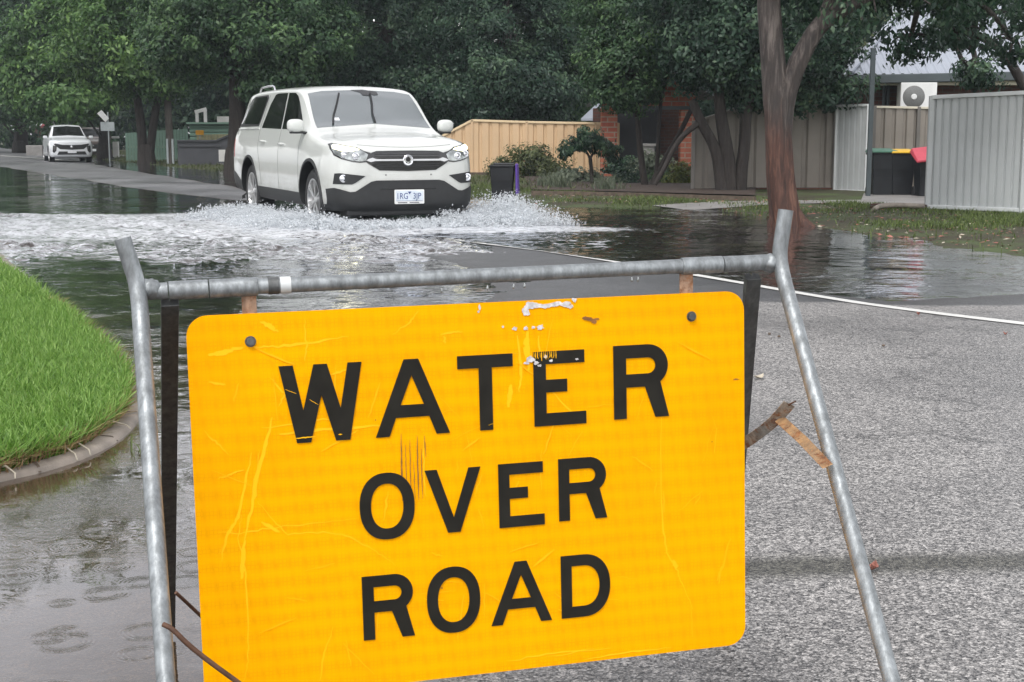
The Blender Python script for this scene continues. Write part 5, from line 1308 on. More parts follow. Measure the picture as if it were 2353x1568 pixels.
# house at the right -----------------------------------------------------
def house_right():
    Y = 29.5; r = thing("right_house", "house with pale ribbed metal roof and brown brick wall behind the right fences", "house", (8.5, Y, 0))
    X = lambda x, YY=Y: AT(x, 300, YY).x
    x0 = X(2008); x1 = X(2700)
    ze = Zat(2100, 192, Y - .5)
    mb = MB(); mb.box(((x0 + x1) / 2, Y + 2.0, ze / 2), (x1 - x0, 4.0, ze)); mb.build("brick_wall", M['brickdark'], r)
    # soffit and gutter
    mb = MB(); mb.box(((x0 + x1) / 2 - .3, Y - .25, ze + .02), (x1 - x0 + .6, .5, .10)); mb.build("soffit", M['cream'], r)
    zg = Zat(2150, 178, Y - .6)
    mb = MB(); mb.bar((x0 - .75, Y - .62, zg - .05), (x1, Y - .62, zg + .10), .16, .18); mb.build("gutter", M['slate'], r, bevel=.02)
    # hipped ribbed roof: front plane rising away
    zr = zg + 2.25; Yr = Y + 3.4
    A = Vector((x0 - .7, Y - .6, zg + .05)); B_ = Vector((x1, Y - .6, zg + .05)); Cc = Vector((x1, Yr, zr)); D = Vector((x0 + 1.9, Yr, zr))
    V = []; F = []; n = 0; x = A.x; per = .19
    def topz(xx): return D
    strips = []
    while x < B_.x:
        for f, d in ((0, 0), (.45, 0), (.6, .03), (.85, .03)):
            xx = x + f * per
            fr = min(1.0, max(0.02, (xx - A.x) / (D.x - A.x)))
            top = Vector((xx, A.y + (Yr - A.y) * fr, A.z + (zr - A.z) * fr + d)); V += [(xx, A.y, A.z + d), tuple(top)]; n += 1
        x += per
    F = [(2 * i, 2 * i + 2, 2 * i + 3, 2 * i + 1) for i in range(n - 1)]
    mb = MB(); mb.add(V, F); mb.add([(A.x, A.y, A.z), tuple(D), (D.x, Yr + 4, zr), (A.x, Yr + 8, A.z)], [(0, 1, 2, 3)]); mb.build("roof", M['roof'], r)
    mb = MB(); mb.bar(A + Vector((0, 0, .05)), D + Vector((0, 0, .05)), .14, .05); mb.build("ridge_cap", M['roof'], r)
    return r
house_right()
# carport post
pp0 = GP(1994, 459); mb = MB(); mb.box((pp0.x, pp0.y, 1.25), (.075, .075, 2.6)); o = mb.build("carport_post", M['slate'], bevel=.01); tag(o, "slim slate grey carport post beside the wheelie bins", "post")
o.modifiers[0].width = .008
zz_ = Zat(1994, 180, pp0.y); o.scale.z = 1
# air conditioner
ac = thing("air_conditioner", "white outdoor air conditioner unit with round grey fan on the brick wall", "air conditioner", (AT(2108, 220, 28.9).x, 28.9, 0))
zc_ = Zat(2108, 222, 28.9); xc = AT(2108, 220, 28.9).x
mb = MB(); mb.box((xc, 28.95, zc_), (.74, .30, .56)); mb.build("casing", M['white'], ac, bevel=.015)
mb = MB(); mb.lathe([(.0001, -.012), (.215, -.012), (.225, -.004), (.225, .0)], 32, 'Y', (xc - .10, 28.80, zc_ - .01)); mb.build("fan_guard", M['fangrey'], ac, smooth=40)
mb = MB(); mb.lathe([(.0001, -.03), (.05, -.028), (.06, -.014)], 20, 'Y', (xc - .10, 28.80, zc_ - .01)); mb.build("fan_hub", M['white'], ac, smooth=40)
mb = MB(); mb.box((xc, 29.1, zc_ - .31), (.7, .5, .04)); mb.bar((xc - .25, 28.9, zc_ - .33), (xc - .25, 29.5, zc_ - .6), .03, .03); mb.build("wall_bracket", M['slate'], ac)
mb = MB(); mb.tube([(xc - .55, 29.4, zc_ - .9), (xc - .55, 29.4, zc_ + .35)], .035, 8); mb.tube([(xc - .47, 29.4, zc_ - .9), (xc - .47, 29.4, zc_ + .35)], .035, 8); o = mb.build("downpipe", M['slate']); 
tag(o, "dark twin downpipe on the brick wall left of the air conditioner", "pipe")
# ------------------------------------------------------------------ wheelie bins
def wheelie(label, x, y, z0, w, h, lidm, openlid=False, group=None, yaw=0, tilt=0, lidscale=1):
    r = thing("wheelie_bin", label, "bin", (x, y, z0), yaw, group)
    d = w * 1.1
    def ring(sw, sd, z, oy=0): return [(-sw / 2, -sd / 2 + oy, z), (sw / 2, -sd / 2 + oy, z), (sw / 2, sd / 2 + oy, z), (-sw / 2, sd / 2 + oy, z)]
    mb = MB(); rs_ = [ring(w * .74, d * .66, 0), ring(w * .76, d * .68, h * .06), ring(w * .93, d * .93, h * .90), ring(w * 1.0, d, h * .905), ring(w * 1.02, d * 1.02, h * .95), ring(w * .96, d * .96, h * .95), ring(w * .88, d * .88, h * .6), ring(w * .7, d * .6, h * .06)]
    V = [p for rr in rs_ for p in rr]; F = [(3, 2, 1, 0)]
    for i in range(len(rs_) - 1):
        for k in range(4): F.append((i * 4 + k, i * 4 + (k + 1) % 4, i * 4 + 4 + (k + 1) % 4, i * 4 + 4 + k))
    F.append(tuple(4 * (len(rs_) - 1) + k for k in range(4)))
    mb.add(V, F); mb.build("bin_body", M['binbody'], r, world=False, bevel=.012)
    mb = MB(); mb.tube([(-w * .42, d * .60, h * .97), (w * .42, d * .60, h * .97)], .016, 8); mb.build("handle", M['binbody'], r, world=False)
    for s in (-1, 1):
        mb = MB(); mb.lathe([(.0001, -.03), (.09, -.03), (.1, -.02), (.1, .02), (.09, .03), (.0001, .03)], 20, 'X', (s * w * .38, d * .42, .09)); mb.build("wheel", M['rubber'], r, world=False, smooth=40)
    mb = MB()
    if openlid:   # lid hanging open on one side
        Vl = [(w * .50, -d * .5, h * .97), (w * .50, d * .5, h * .97), (w * .56, d * .52, h * .93), (w * .60, d * .50, h * .22), (w * .60, -d * .50, h * .22), (w * .56, -d * .52, h * .93)]
        mb.prism([(w * .55, -d * .48, h * .99), (w * .62, -d * .48, h * .96), (w * .66, -d * .46, h * .30), (w * .60, -d * .46, h * .24), (w * .56, -d * .46, h * .30)], (0, 0, 0), (0, d * .94, 0))
    else:
        zt = h * .953
        mb.add([(-w * .54, -d * .56, zt), (w * .54, -d * .56, zt), (w * .54, d * .54, zt), (-w * .54, d * .54, zt), (-w * .5, -d * .54, zt + h * .045), (w * .5, -d * .54, zt + h * .045), (w * .47, d * .5, zt + h * .09), (-w * .47, d * .5, zt + h * .09)],
               [(3, 2, 1, 0), (4, 5, 6, 7), (0, 1, 5, 4), (1, 2, 6, 5), (2, 3, 7, 6), (3, 0, 4, 7)])
    lid = mb.build("bin_lid", lidm, r, world=False, bevel=.012)
    if tilt:
        lid.rotation_euler = (math.radians(24), math.radians(-7), 0); lid.location = (-.03, -.02, -h * .04); lid.scale = (1.05, .85, 1.1)
    return r
g_ = GP(1155, 466)
wheelie("black wheelie bin standing in the water with its purple lid hanging open", g_.x, g_.y - .2, -.05, .40, .70, M['purple'], True, yaw=math.radians(-4))
Yn = 24.6
BG = "black wheelie bins behind the pale fence"
wheelie("black wheelie bin with green lid beside the carport post", AT(2024, 400, Yn).x, Yn, .03, .43, .80, M['greenlid'], group=BG)
wheelie("black wheelie bin with yellow lid between green and red lidded bins", AT(2068, 400, Yn).x, Yn - .02, .03, .43, .79, M['yellowlid'], group=BG)
wheelie("black wheelie bin with red lid lifted at an angle by the pale fence", AT(2110, 400, Yn).x, Yn - .55, .03, .43, .79, M['redlid'], group=BG, tilt=-10)
# ------------------------------------------------------------------ footpath and garden edging
o = strip("footpath", [GP(1540, 479), GP(1700, 474), GP(1850, 472), GP(2010, 471), GP(2200, 474)], .95, M['path'], verge_z, .012, .5); o['kind'] = 'structure'
o = strip("far_footpath", [NT(6.3, 24), NT(6.3, 110)], .9, M['path'], verge_z, .03, 1.0); o['kind'] = 'structure'
dr = [GP(1975, 478), GP(2130, 478), GP(2130, 455), GP(1985, 452)]
mb = MB(); mb.add([(p.x, p.y, .062) for p in dr], [(0, 1, 2, 3)]); o = mb.build("driveway", M['path']); o['kind'] = 'structure'
ed = [GP(1222, 447, .05), GP(1330, 449, .05), GP(1470, 452, .05), GP(1600, 457, .05), GP(1735, 461, .05)]
mb = MB()
for a, b in zip(ed[:-1], ed[1:]): mb.bar(a, b, .05, .13)
o = mb.build("timber_edging", M['timber']); tag(o, "low timber edging along the front of the shrub garden", "edging")
mb = MB(); gp = [GP(1222, 446), GP(1400, 450), GP(1735, 460), GP(1740, 425), GP(1200, 407)]
def sub_poly(pts, z):
    return [(p.x, p.y, z) for p in pts]
mb.add(sub_poly(gp, .085), [tuple(range(5))]); o = mb.build("garden_bed", M['mulch']); o['kind'] = 'structure'
# ------------------------------------------------------------------ leaves
def leaf_cloud(clumps, size, seed, up=.35, droop=.5):
    "clumps: array (x,y,z,r,n) -> V,F,rnd"
    r = np.random.default_rng(seed); C = []; Nn = []; R_ = []; tone = []
    for (x, y, z, rad, n, cx, cy, cz) in clumps:
        n = int(n); d = r.normal(0, 1, (n, 3)); d /= np.linalg.norm(d, axis=1)[:, None]
        rr = rad * r.uniform(0.25, 1.0, n) ** 0.6
        p = np.array([x, y, z]) + d * rr[:, None] * np.array([1, 1, .75])
        out = np.array([x - cx, y - cy, z - cz]); out = out / (np.linalg.norm(out) + 1e-6)
        nn = d * .6 + out * .5 + np.array([0, 0, up]) + r.normal(0, .45, (n, 3))
        C.append(p); Nn.append(nn); t0 = r.normal(.46, .19)
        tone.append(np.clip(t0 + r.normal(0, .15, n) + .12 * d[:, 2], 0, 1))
    C = np.concatenate(C); Nn = np.concatenate(Nn); tone = np.concatenate(tone); n = len(C)
    Nn /= np.linalg.norm(Nn, axis=1)[:, None] + 1e-9
    t = r.normal(0, 1, (n, 3)); t[:, 2] -= droop * 1.5
    t -= Nn * (t * Nn).sum(1)[:, None]; t /= np.linalg.norm(t, axis=1)[:, None] + 1e-9
    w = np.cross(Nn, t); s = size * r.uniform(.6, 1.3, n)[:, None]
    v0 = C - t * s * .5; v2 = C + t * s * .5; v1 = C + w * s * .24 + Nn * s * .06 - t * s * .05; v3 = C - w * s * .24 + Nn * s * .06 - t * s * .05
    V = np.stack([v0, v1, v2, v3], 1).reshape(-1, 3); i = np.arange(n) * 4
    return V, np.stack([i, i + 1, i + 2, i + 3], -1), tone
def crown_clumps(blobs, seed, dens=1.0, cr=.45, per=70, low=-1.0, shell=.55):
    r = np.random.default_rng(seed); out = []
    for (c, rad, k) in blobs:
        k = int(k * dens)
        for _ in range(k):
            d = r.normal(0, 1, 3); d /= np.linalg.norm(d)
            if d[2] < low: d[2] = -d[2]
            f = r.uniform(shell, 1.0) * (1 + r.normal(0, .06))
            out.append((c[0] + d[0] * rad[0] * f, c[1] + d[1] * rad[1] * f, c[2] + d[2] * rad[2] * f, cr * r.uniform(.55, 1.35), per * r.uniform(.6, 1.4), c[0], c[1], c[2]))
    return out
def limb(mb, pts, r0, r1, seg=10, jit=.10):
    P3 = smooth_poly([Vector(p) for p in pts], 2); n = len(P3)
    if r0 > .12 and n > 6:
        Q3 = []
        for a_, b_ in zip(P3[:-1], P3[1:]): Q3 += [a_, a_.lerp(b_, .5)]
        P3 = Q3 + [P3[-1]]; n = len(P3)
        mb.tube(P3, [r0 + (r1 - r0) * (i / (n - 1)) ** .8 for i in range(n)], 30, jit=jit * .25, ridge=.07)
    else: mb.tube(P3, [r0 + (r1 - r0) * (i / (n - 1)) ** .8 for i in range(n)], seg, jit=jit)
def tree(name, label, stems, blobs, leaf, bark, seed, lsize=.12, cr=.45, per=70, dens=1.0, cat="tree", group=None, low=-1.0, shell=.55, droop=.5, twigs=True):
    "stems: list of (points, r0, r1); first point of first stem is the base"
    b0 = Vector(stems[0][0][0]); r = thing(name, label, cat, (b0.x, b0.y, 0), 0, group)
    mb = MB(); random.seed(seed)
    for pts, r0, r1 in stems: limb(mb, pts, r0, r1, 14 if r0 > .12 else 8)
    # limbs reaching into each blob
    tip = [Vector(s[0][-1]) for s in stems]
    for (c, rad, k) in blobs:
        c = Vector(c); st = min(tip, key=lambda p: (p - c).length)
        if twigs:
            limb(mb, [st, st.lerp(c, .5) + Vector((random.uniform(-.2, .2), random.uniform(-.2, .2), .1)), c], .07, .025, 6)
            for _ in range(5):
                d = Vector((random.gauss(0, 1), random.gauss(0, 1), random.gauss(.2, .8))).normalized()
                e = c + Vector((d.x * rad[0], d.y * rad[1], d.z * rad[2])) * .85
                limb(mb, [c, c.lerp(e, .5) + Vector((0, 0, .08)), e], .028, .008, 5)
    mb.build("trunk", bark, r, smooth=70)
    V, F, t = leaf_cloud(crown_clumps(blobs, seed, dens, cr, per, low, shell), lsize, seed + 1, droop=droop)
    V = V - np.array([b0.x, b0.y, 0]); np_mesh("crown", V, F, leaf, r, t)
    return r
def flare(p, r, h=.35):     # root flare stem (short)
    return ([(p[0], p[1], -.15), (p[0], p[1], .05), (p[0], p[1], h)], r * 1.9, r * 1.05)
def bl(x, y, Y, rx, ry, rz, k): return (tuple(AT(x, y, Y)), (rx, ry, rz), k)
G_ = "street trees along the flooded road"
# T7 the big gum at the right
Y7 = GP(1815, 522).y + .15; k7 = Y7 / 3200
def A7(x, y, dy=0): return tuple(AT(x, y, Y7 + dy))
base7 = GP(1812, 524)
tr7 = tree("gum_tree", "big gum tree with peeling red brown bark at the flooded verge", [
    ([(A7(1808, 520)[0], Y7, -.15), A7(1802, 480), A7(1795, 420), A7(1790, 330), A7(1784, 240), A7(1778, 160), A7(1770, 60), A7(1764, -60), A7(1760, -300)], .195, .125),
    ([A7(1794, 300), A7(1802, 230), A7(1822, 170), A7(1850, 110), A7(1880, 60), A7(1930, 20), A7(2000, -15, .3), A7(2080, -80, .5)], .135, .09),
    ([A7(1880, 70), A7(1900, 20), A7(1925, -60)], .09, .05),
    ([(A7(1868, 545)[0], Y7 - .15, -.10), A7(1840, 512), A7(1820, 478), A7(1806, 430)], .075, .09), ([(A7(1782, 528)[0], Y7 + .05, -.08), A7(1790, 495), A7(1798, 450)], .11, .10)],
    [bl(1990, -60, Y7 + .5, 1.6, 1.6, .8, 90), bl(2105, -70, Y7 + 1, .9, 1.2, .55, 55), bl(1770, -330, Y7, 2.2, 2.2, 1.0, 60), bl(2280, -90, Y7 + 2, 1.0, 1.2, .6, 50),
     bl(2200, 80, Y7 + 2.2, .45, .6, .42, 14), bl(2090, 95, Y7 + 1.5, .25, .4, .25, 6), bl(2330, 95, Y7 + 2.5, .35, .5, .35, 9)],
    M['leafdark'], M['gum'], 71, lsize=.10, cr=.30, per=70, droop=1.2)
# tree at the far right behind the pale fence
tree("dark_leafed_tree", "dark leafed tree with a leaning limb above the pale fence", [([PF(2440, 22.5), AT(2410, 300, 22.5), AT(2340, 175, 22.5), AT(2300, 110, 22.4), AT(2210, 60, 22.4)], .12, .05), ([AT(2240, 210, 22.4), AT(2215, 150, 22.4), AT(2190, 90, 22.4)], .05, .03)],
     [bl(2235, 165, 22.3, .35, .5, .30, 16), bl(2270, -10, 22.5, 1.0, 1.0, .42, 34), bl(2390, 20, 22.6, .5, .8, .6, 22), bl(2190, 70, 22.6, .35, .5, .25, 10)], M['leafdark'], M['bark'], 72, lsize=.09, cr=.24, per=60, droop=1.2)
# T6 three stemmed tree
Y6 = GP(1680, 447).y
def A6(x, y, dy=0): return tuple(AT(x, y, Y6 + dy))
tree("three_stem_tree", "dark tree with three stems in front of the taupe fence", [
    ([(A6(1678, 446)[0], Y6, -.1), A6(1676, 400), A6(1668, 330), A6(1655, 260), A6(1650, 190)], .17, .09),
    ([(A6(1660, 448)[0], Y6 - .1, -.1), A6(1655, 400), A6(1645, 340), A6(1610, 280), A6(1590, 230)], .13, .08),
    ([(A6(1700, 446)[0], Y6, -.1), A6(1702, 400), A6(1712, 330), A6(1715, 260), A6(1730, 200)], .14, .08),
    ([A6(1608, 282), A6(1570, 310), A6(1545, 345), A6(1530, 380), A6(1505, 425)], .06, .04)],
    [bl(1630, 110, Y6, 1.0, 1.3, .80, 100), bl(1720, 100, Y6, 1.3, 1.4, 1.0, 120), bl(1660, 10, Y6 + .4, 1.6, 1.5, .9, 110), bl(1840, 90, Y6 + 1.0, 1.2, 1.3, .9, 90), bl(1880, 190, Y6 + 1.2, .9, .9, .6, 46), bl(1740, 200, Y6 + .3, .7, .7, .4, 30), bl(1900, 20, Y6 + 1.4, 1.3, 1.3, .8, 80), bl(1620, -110, Y6, 2.2, 2, .8, 60)],
    M['leafdark'], M['bark'], 73, lsize=.105, cr=.33, per=100)
# T5 brighter tree forking over the garden
Y5 = GP(1480, 434).y
def A5(x, y, dy=0): return tuple(AT(x, y, Y5 + dy))
tree("forked_tree", "bright green tree with thin forked stems in front of the brick porch", [
    ([(A5(1485, 434)[0], Y5, -.1), A5(1478, 400), A5(1470, 340), A5(1466, 280), A5(1462, 215)], .085, .05),
    ([(A5(1494, 434)[0], Y5, -.1), A5(1505, 410), A5(1525, 370), A5(1560, 310), A5(1590, 250)], .075, .045),
    ([A5(1508, 405), A5(1512, 350), A5(1514, 280), A5(1520, 220)], .05, .035)],
    [bl(1440, 170, Y5, .85, 1.0, .75, 80), bl(1500, 85, Y5, .95, 1.1, .62, 80), bl(1395, 120, Y5 + .3, .6, .8, .6, 46), bl(1460, 30, Y5 + .3, 1.1, 1.1, .8, 80), bl(1560, 120, Y5 - .2, .45, .5, .3, 24), bl(1410, 215, Y5, .5, .5, .28, 22), bl(1370, 10, Y5 + .5, .7, .8, .7, 40)],
    M['leaf'], M['bark'], 74, lsize=.095, cr=.30, per=100)
# weeping ornamental tree
Yw = GP(1358, 431).y
tree("weeping_tree", "small umbrella shaped weeping tree in the garden", [([(AT(1362, 430, Yw).x, Yw, -.05), AT(1360, 400, Yw), AT(1356, 365, Yw)], .045, .04), ([AT(1356, 366, Yw), AT(1350, 352, Yw), AT(1335, 335, Yw)], .03, .02), ([AT(1356, 366, Yw), AT(1364, 350, Yw), AT(1380, 338, Yw)], .03, .02)],
     [bl(1352, 328, Yw, .42, .42, .20, 34), bl(1312, 338, Yw, .24, .3, .15, 14), bl(1395, 345, Yw, .26, .3, .16, 16), bl(1300, 352, Yw, .12, .2, .12, 6), bl(1408, 362, Yw, .12, .2, .10, 5), bl(1345, 308, Yw, .3, .3, .10, 10)], M['leafdark'], M['bark'], 75, lsize=.10, cr=.14, per=26, droop=1.6, twigs=False)
# T1..T4 street trees at the left
def street(label, px, py, Y, crown, seed, leaf, stems=None, r=.28, **kw):
    x0 = AT(px, py, Y).x
    st = stems or [([(x0, Y, -.15), (x0, Y, .5), AT(px + 2, py - 130, Y), AT(px - 4, py - 220, Y)], r * 1.25, r * .6)]
    st = [([(x0 - .0, Y, -.2), (x0, Y, .1), (x0, Y, .75)], r * 1.75, r * .95)] + st
    return tree("street_tree", label, st, crown, leaf, M['bark'], seed, group=G_, **kw)
Y1 = 39.8
street("thick trunked street tree just behind the white utility", 545, 400, Y1, [bl(560, 60, Y1, 2.6, 2.6, 1.6, 200), bl(440, 110, Y1, 1.3, 1.8, 1.1, 90), bl(680, 130, Y1, 1.2, 1.6, .9, 90), bl(620, 200, Y1 - .5, .7, .9, .45, 34), bl(720, 80, Y1, 1.4, 1.4, 1.0, 80), bl(440, 20, Y1 + .5, 1.8, 1.8, 1.1, 100), bl(560, -150, Y1, 3.2, 3, 1.2, 120), bl(640, -420, Y1, 3.4, 3, 3.0, 130)], 81, M['leaf'], r=.30, lsize=.14, cr=.46, per=110)
Y2 = 52.7
x2 = AT(335, 378, Y2).x
street("street tree with two dark stems left of the timber power pole", 338, 378, Y2, [bl(330, 60, Y2, 3.0, 3.0, 2.0, 210), bl(240, 120, Y2, 1.7, 2, 1.3, 100), bl(420, 130, Y2 + 1, 1.8, 2, 1.2, 100), bl(290, 170, Y2 - 1, 1.1, 1.2, .6, 44), bl(370, 190, Y2, 1.0, 1.2, .6, 40), bl(330, -120, Y2, 4.0, 3, 1.6, 130)], 82, M['leafbright'],
       stems=[([(x2 - .1, Y2, 0), AT(326, 300, Y2), AT(315, 220, Y2), AT(305, 160, Y2)], .22, .12), ([(x2 + .1, Y2, 0), AT(350, 300, Y2), AT(362, 230, Y2), AT(372, 180, Y2)], .20, .10)], r=.26, lsize=.20, cr=.58, per=75)
Y3 = 63
street("street tree behind the grey sign post beside the parked cars", 241, 366, Y3, [bl(170, 120, Y3, 3.2, 3, 2.1, 180), bl(250, 190, Y3, 1.6, 2, 1.0, 70), bl(100, 190, Y3, 2.0, 2, 1.3, 100), bl(200, 20, Y3, 3.0, 3, 1.7, 130), bl(160, 235, Y3 - 2, 2.0, 1.5, .7, 70), bl(190, -90, Y3, 4.4, 3, 1.8, 120), bl(130, -420, Y3, 5.0, 3.5, 4.6, 170)], 83, M['leafbright'], r=.28, lsize=.24, cr=.7, per=75)
Y4 = 80
street("tall dim street tree at the far left end of the road", 48, 335, Y4, [bl(30, 120, Y4, 4.0, 3, 3.0, 190), bl(-80, 60, Y4, 4, 3, 4.0, 150), bl(40, 235, Y4 - 2, 2.8, 2.4, 1.1, 80), bl(70, -20, Y4, 3.6, 3, 1.6, 70), bl(-60, 220, Y4, 3, 3, 1.5, 70), bl(-60, -420, Y4, 8.0, 4, 7.5, 150)], 84, M['leaf'], r=.4, lsize=.28, cr=.85, per=70)
# large dark trees behind the cream fence and the ute
GB = "large dark trees behind the cream fence"
def bg(label, x, Y, blobs, seed, leaf, group=GB, **kw):
    x0 = AT(x, 300, Y).x
    return tree("background_tree", label, [([(x0, Y, -.1), (x0 + .1, Y, 2.0), (x0 + .2, Y, 4.5)], .28, .15)], blobs, leaf, M['bark'], seed, group=group, **kw)
bg("dark tree whose pale leaf clumps rise straight above the utility roof", 880, 44, [bl(900, 60, 44, 2.4, 2.5, 1.6, 170), bl(820, 170, 44, 1.7, 2, 1.2, 100), bl(980, 190, 43, 1.5, 2, 1.0, 90), bl(900, 270, 44.5, 2.0, 2, .8, 80), bl(880, -120, 44, 3.4, 3, 1.6, 130)], 91, M['leafdark'], lsize=.135, cr=.46, per=115)
bg("dark spreading tree hanging low over the cream fence", 1150, 41, [bl(1150, 170, 41, 1.8, 2, 1.0, 130), bl(1230, 210, 41, 1.3, 1.6, .75, 80), bl(1060, 220, 41, 1.1, 1.6, .7, 60), bl(1150, 60, 41.5, 2.5, 2.4, 1.4, 170), bl(1120, 262, 40.5, .8, 1, .22, 26), bl(1260, 260, 41.5, .6, 1, .25, 20), bl(1180, -110, 41.5, 3.2, 3, 1.6, 120)], 92, M['leafdark'], lsize=.125, cr=.42, per=115)
bg("tall dim tree between the cream fence tree and the brick gable", 1330, 43, [bl(1300, 110, 43, 1.6, 2, 1.6, 120), bl(1350, 220, 43, .8, 1.2, .8, 40), bl(1310, 0, 44, 2.2, 2, 1.4, 100), bl(1320, 275, 43, .7, 1, .5, 26), bl(1330, -140, 43, 3.0, 2.5, 1.4, 90)], 93, M['leaf'], lsize=.13, cr=.42, per=110)
bg("yellowish tree behind the taupe fence beside the metal roof", 1960, 32, [bl(1970, 170, 32, .8, 1, .85, 46), bl(1900, 215, 32, .9, 1, .5, 36), bl(1940, 120, 32, .9, 1, .6, 36), bl(2020, 70, 33, .8, 1, .5, 26)], 94, M['leafolive'], lsize=.12, cr=.34, per=70, group="trees behind the right hand houses")
# far row that closes the view
GF = "dim trees closing the view far behind"
k_ = 0
for (x, Y, top, kind, lab) in [(-150, 105, 40, 0, "far dim tree beyond the left edge of the road"), (60, 115, 60, 0, "far dim tree where the road disappears"), (420, 85, 80, 1, "far dim tree behind the green shed"), (600, 74, 60, 1, "far dim tree behind the charcoal fence"),
                          (780, 62, 60, 1, "far dim tree behind the rear of the utility"), (1000, 60, 60, 1, "far dim tree behind the front of the utility"), (1220, 58, 70, 1, "far dim tree behind the cream fence"), (1420, 56, 80, 0, "far dim tree behind the brick gable"),
                          (1640, 52, 60, 1, "far dim tree behind the three stemmed tree"), (1860, 50, 60, 0, "far dim tree behind the big gum"), (2080, 56, 120, 1, "far dim tree behind the left end of the metal roof"), (2330, 56, 90, 0, "far dim tree behind the right end of the metal roof"),
                          (250, 100, 60, 0, "far dim tree behind the parked cars")]:
    s = Y / 60.0; k_ += 1
    t_ = tree("far_tree", lab, [([(AT(x, 300, Y).x, Y, -.2), (AT(x, 300, Y).x, Y, 3.5)], .3, .2)],
         [bl(x, top, Y, 3.4 * s, 2.0, 2.6 * s, 95), bl(x + 60, top + 110, Y - 1, 2.6 * s, 2, 1.8 * s, 60), bl(x - 60, top + 130, Y - 1, 2.6 * s, 2, 1.8 * s, 60), bl(x, top - 150, Y, 3.6 * s, 2.4, 2.6 * s, 70), bl(x, 285, Y, 3.4 * s, 2, 1.3 * s, 60)],
         M['leafdark'] if kind else M['leaf'], M['bark'], 200 + k_, lsize=.30 * s, cr=.85 * s, per=60, group=GF, twigs=False)
# street trees of the near side of the road, to the left of the view
for i, (n_, t_, lab) in enumerate(((-10.5, 7, "street tree on the left verge nearest the corner grass"), (-10, 19, "second street tree from the corner on the left verge"), (-9.5, 31, "third street tree from the corner on the left verge"), (-9.5, 42, "fourth street tree from the corner on the left verge"), (-9.5, 54, "fifth street tree from the corner on the left verge"), (-9.5, 67, "sixth street tree from the corner on the left verge"))):
    X0 = NT(n_, t_); Yq_ = X0.y
    if i == 0:
        near_tree = tree("street_tree", lab, [([(X0.x, X0.y, -.1), (X0.x, X0.y, 1.2), (X0.x + .1, X0.y, 2.6)], .3, .2)], [((X0.x, X0.y, 7.2), (4.4, 4.4, 3.6), 330), ((X0.x + 1, X0.y - 1, 4.2), (3.4, 3.4, 1.2), 130)], M['leaf'], M['bark'], 611, lsize=.2, cr=.6, per=60, group="street trees along the left verge")
    else:
        c_ = copy_tree(near_tree); c_.location = (X0.x, X0.y, 0); c_.rotation_euler = (0, 0, i * 2.1); c_['label'] = lab
# ------------------------------------------------------------------ garden shrubs
def shrub(label, x, y, w, h, leaf, seed, n=26, lsize=.07, cr=.2, per=60, Y=None, name="garden_shrub", upright=False):
    p = GP(x, y); Y = Y or p.y; rx = w / 2 / 3200 * Y; rz = h / 2 / 3200 * Y
    c = AT(x, y - h / 2, Y); cl = crown_clumps([((c.x, Y, c.z - rz * .15), (rx, rx * .7, rz * 1.05), n)], seed, cr=cr, per=per, shell=.35)
    V, F, t = leaf_cloud(cl, lsize, seed, up=.5, droop=-.8 if upright else .2)
    r = thing(name, label, "shrub", (c.x, Y, 0)); V = V - np.array([c.x, Y, 0]); np_mesh("foliage", V, F, leaf, r, t)
    mb = MB()
    for _ in range(7):
        d = Vector((random.uniform(-1, 1) * rx * .7, random.uniform(-1, 1) * rx * .5, 2 * rz * random.uniform(.6, .95)))
        mb.tube([(c.x, Y, 0), Vector((c.x, Y, 0)) + d * .5, Vector((c.x, Y, 0)) + d], [.014, .009, .004], 5)
    mb.build("stems", M['bark'], r); return r
shrub("wide rounded olive shrub in front of the cream fence", 1225, 412, 165, 84, M['leafolive'], 301, 70, .09, .26, 70, Y=35.0)
shrub("small loose shrub at the left of the purple lidded bin", 1140, 410, 50, 52, M['leafolive'], 302, 16, .07, .18, 50, Y=34.0)
shrub("low pale grassy shrub left of the weeping tree", 1325, 432, 150, 44, M['leafpale'], 303, 46, .10, .2, 60, Y=31.0, upright=True)
shrub("low dark shrub right of the weeping tree", 1440, 436, 90, 46, M['leafdark'], 304, 36, .08, .2, 60, Y=30.2)
shrub("pale lavender like shrub between the forked stems", 1500, 405, 110, 52, M['leafpale'], 305, 36, .10, .22, 60, Y=32.5, upright=True)
shrub("yellow green shrub beside the taupe fence post", 1566, 434, 64, 62, M['leafyellow'], 306, 34, .08, .2, 60, Y=30.0)
shrub("dark shrub in front of the porch wall", 1420, 400, 70, 40, M['leafdark'], 307, 24, .09, .2, 60, Y=34.0)
shrub("mid green shrub behind the forked tree", 1530, 432, 60, 40, M['leaf'], 308, 24, .09, .2, 60, Y=30.6)
for i, (x, y, lab) in enumerate(((1258, 436, "tuft of strappy grass at the left end of the garden edging"), (1290, 440, "tuft of strappy grass below the weeping tree"), (1395, 445, "tuft of strappy grass right of the weeping tree stem"))):
    p = GP(x, y); n = 160; r_ = np.random.default_rng(400 + i)
    o = blades("grass_tuft", p.x + r_.normal(0, .12, n), p.y + r_.normal(0, .12, n), np.full(n, .07), .30, .012, M['leafpale'], .9, 410 + i); tag(o, lab, "plant", "strappy grass tufts in the garden")
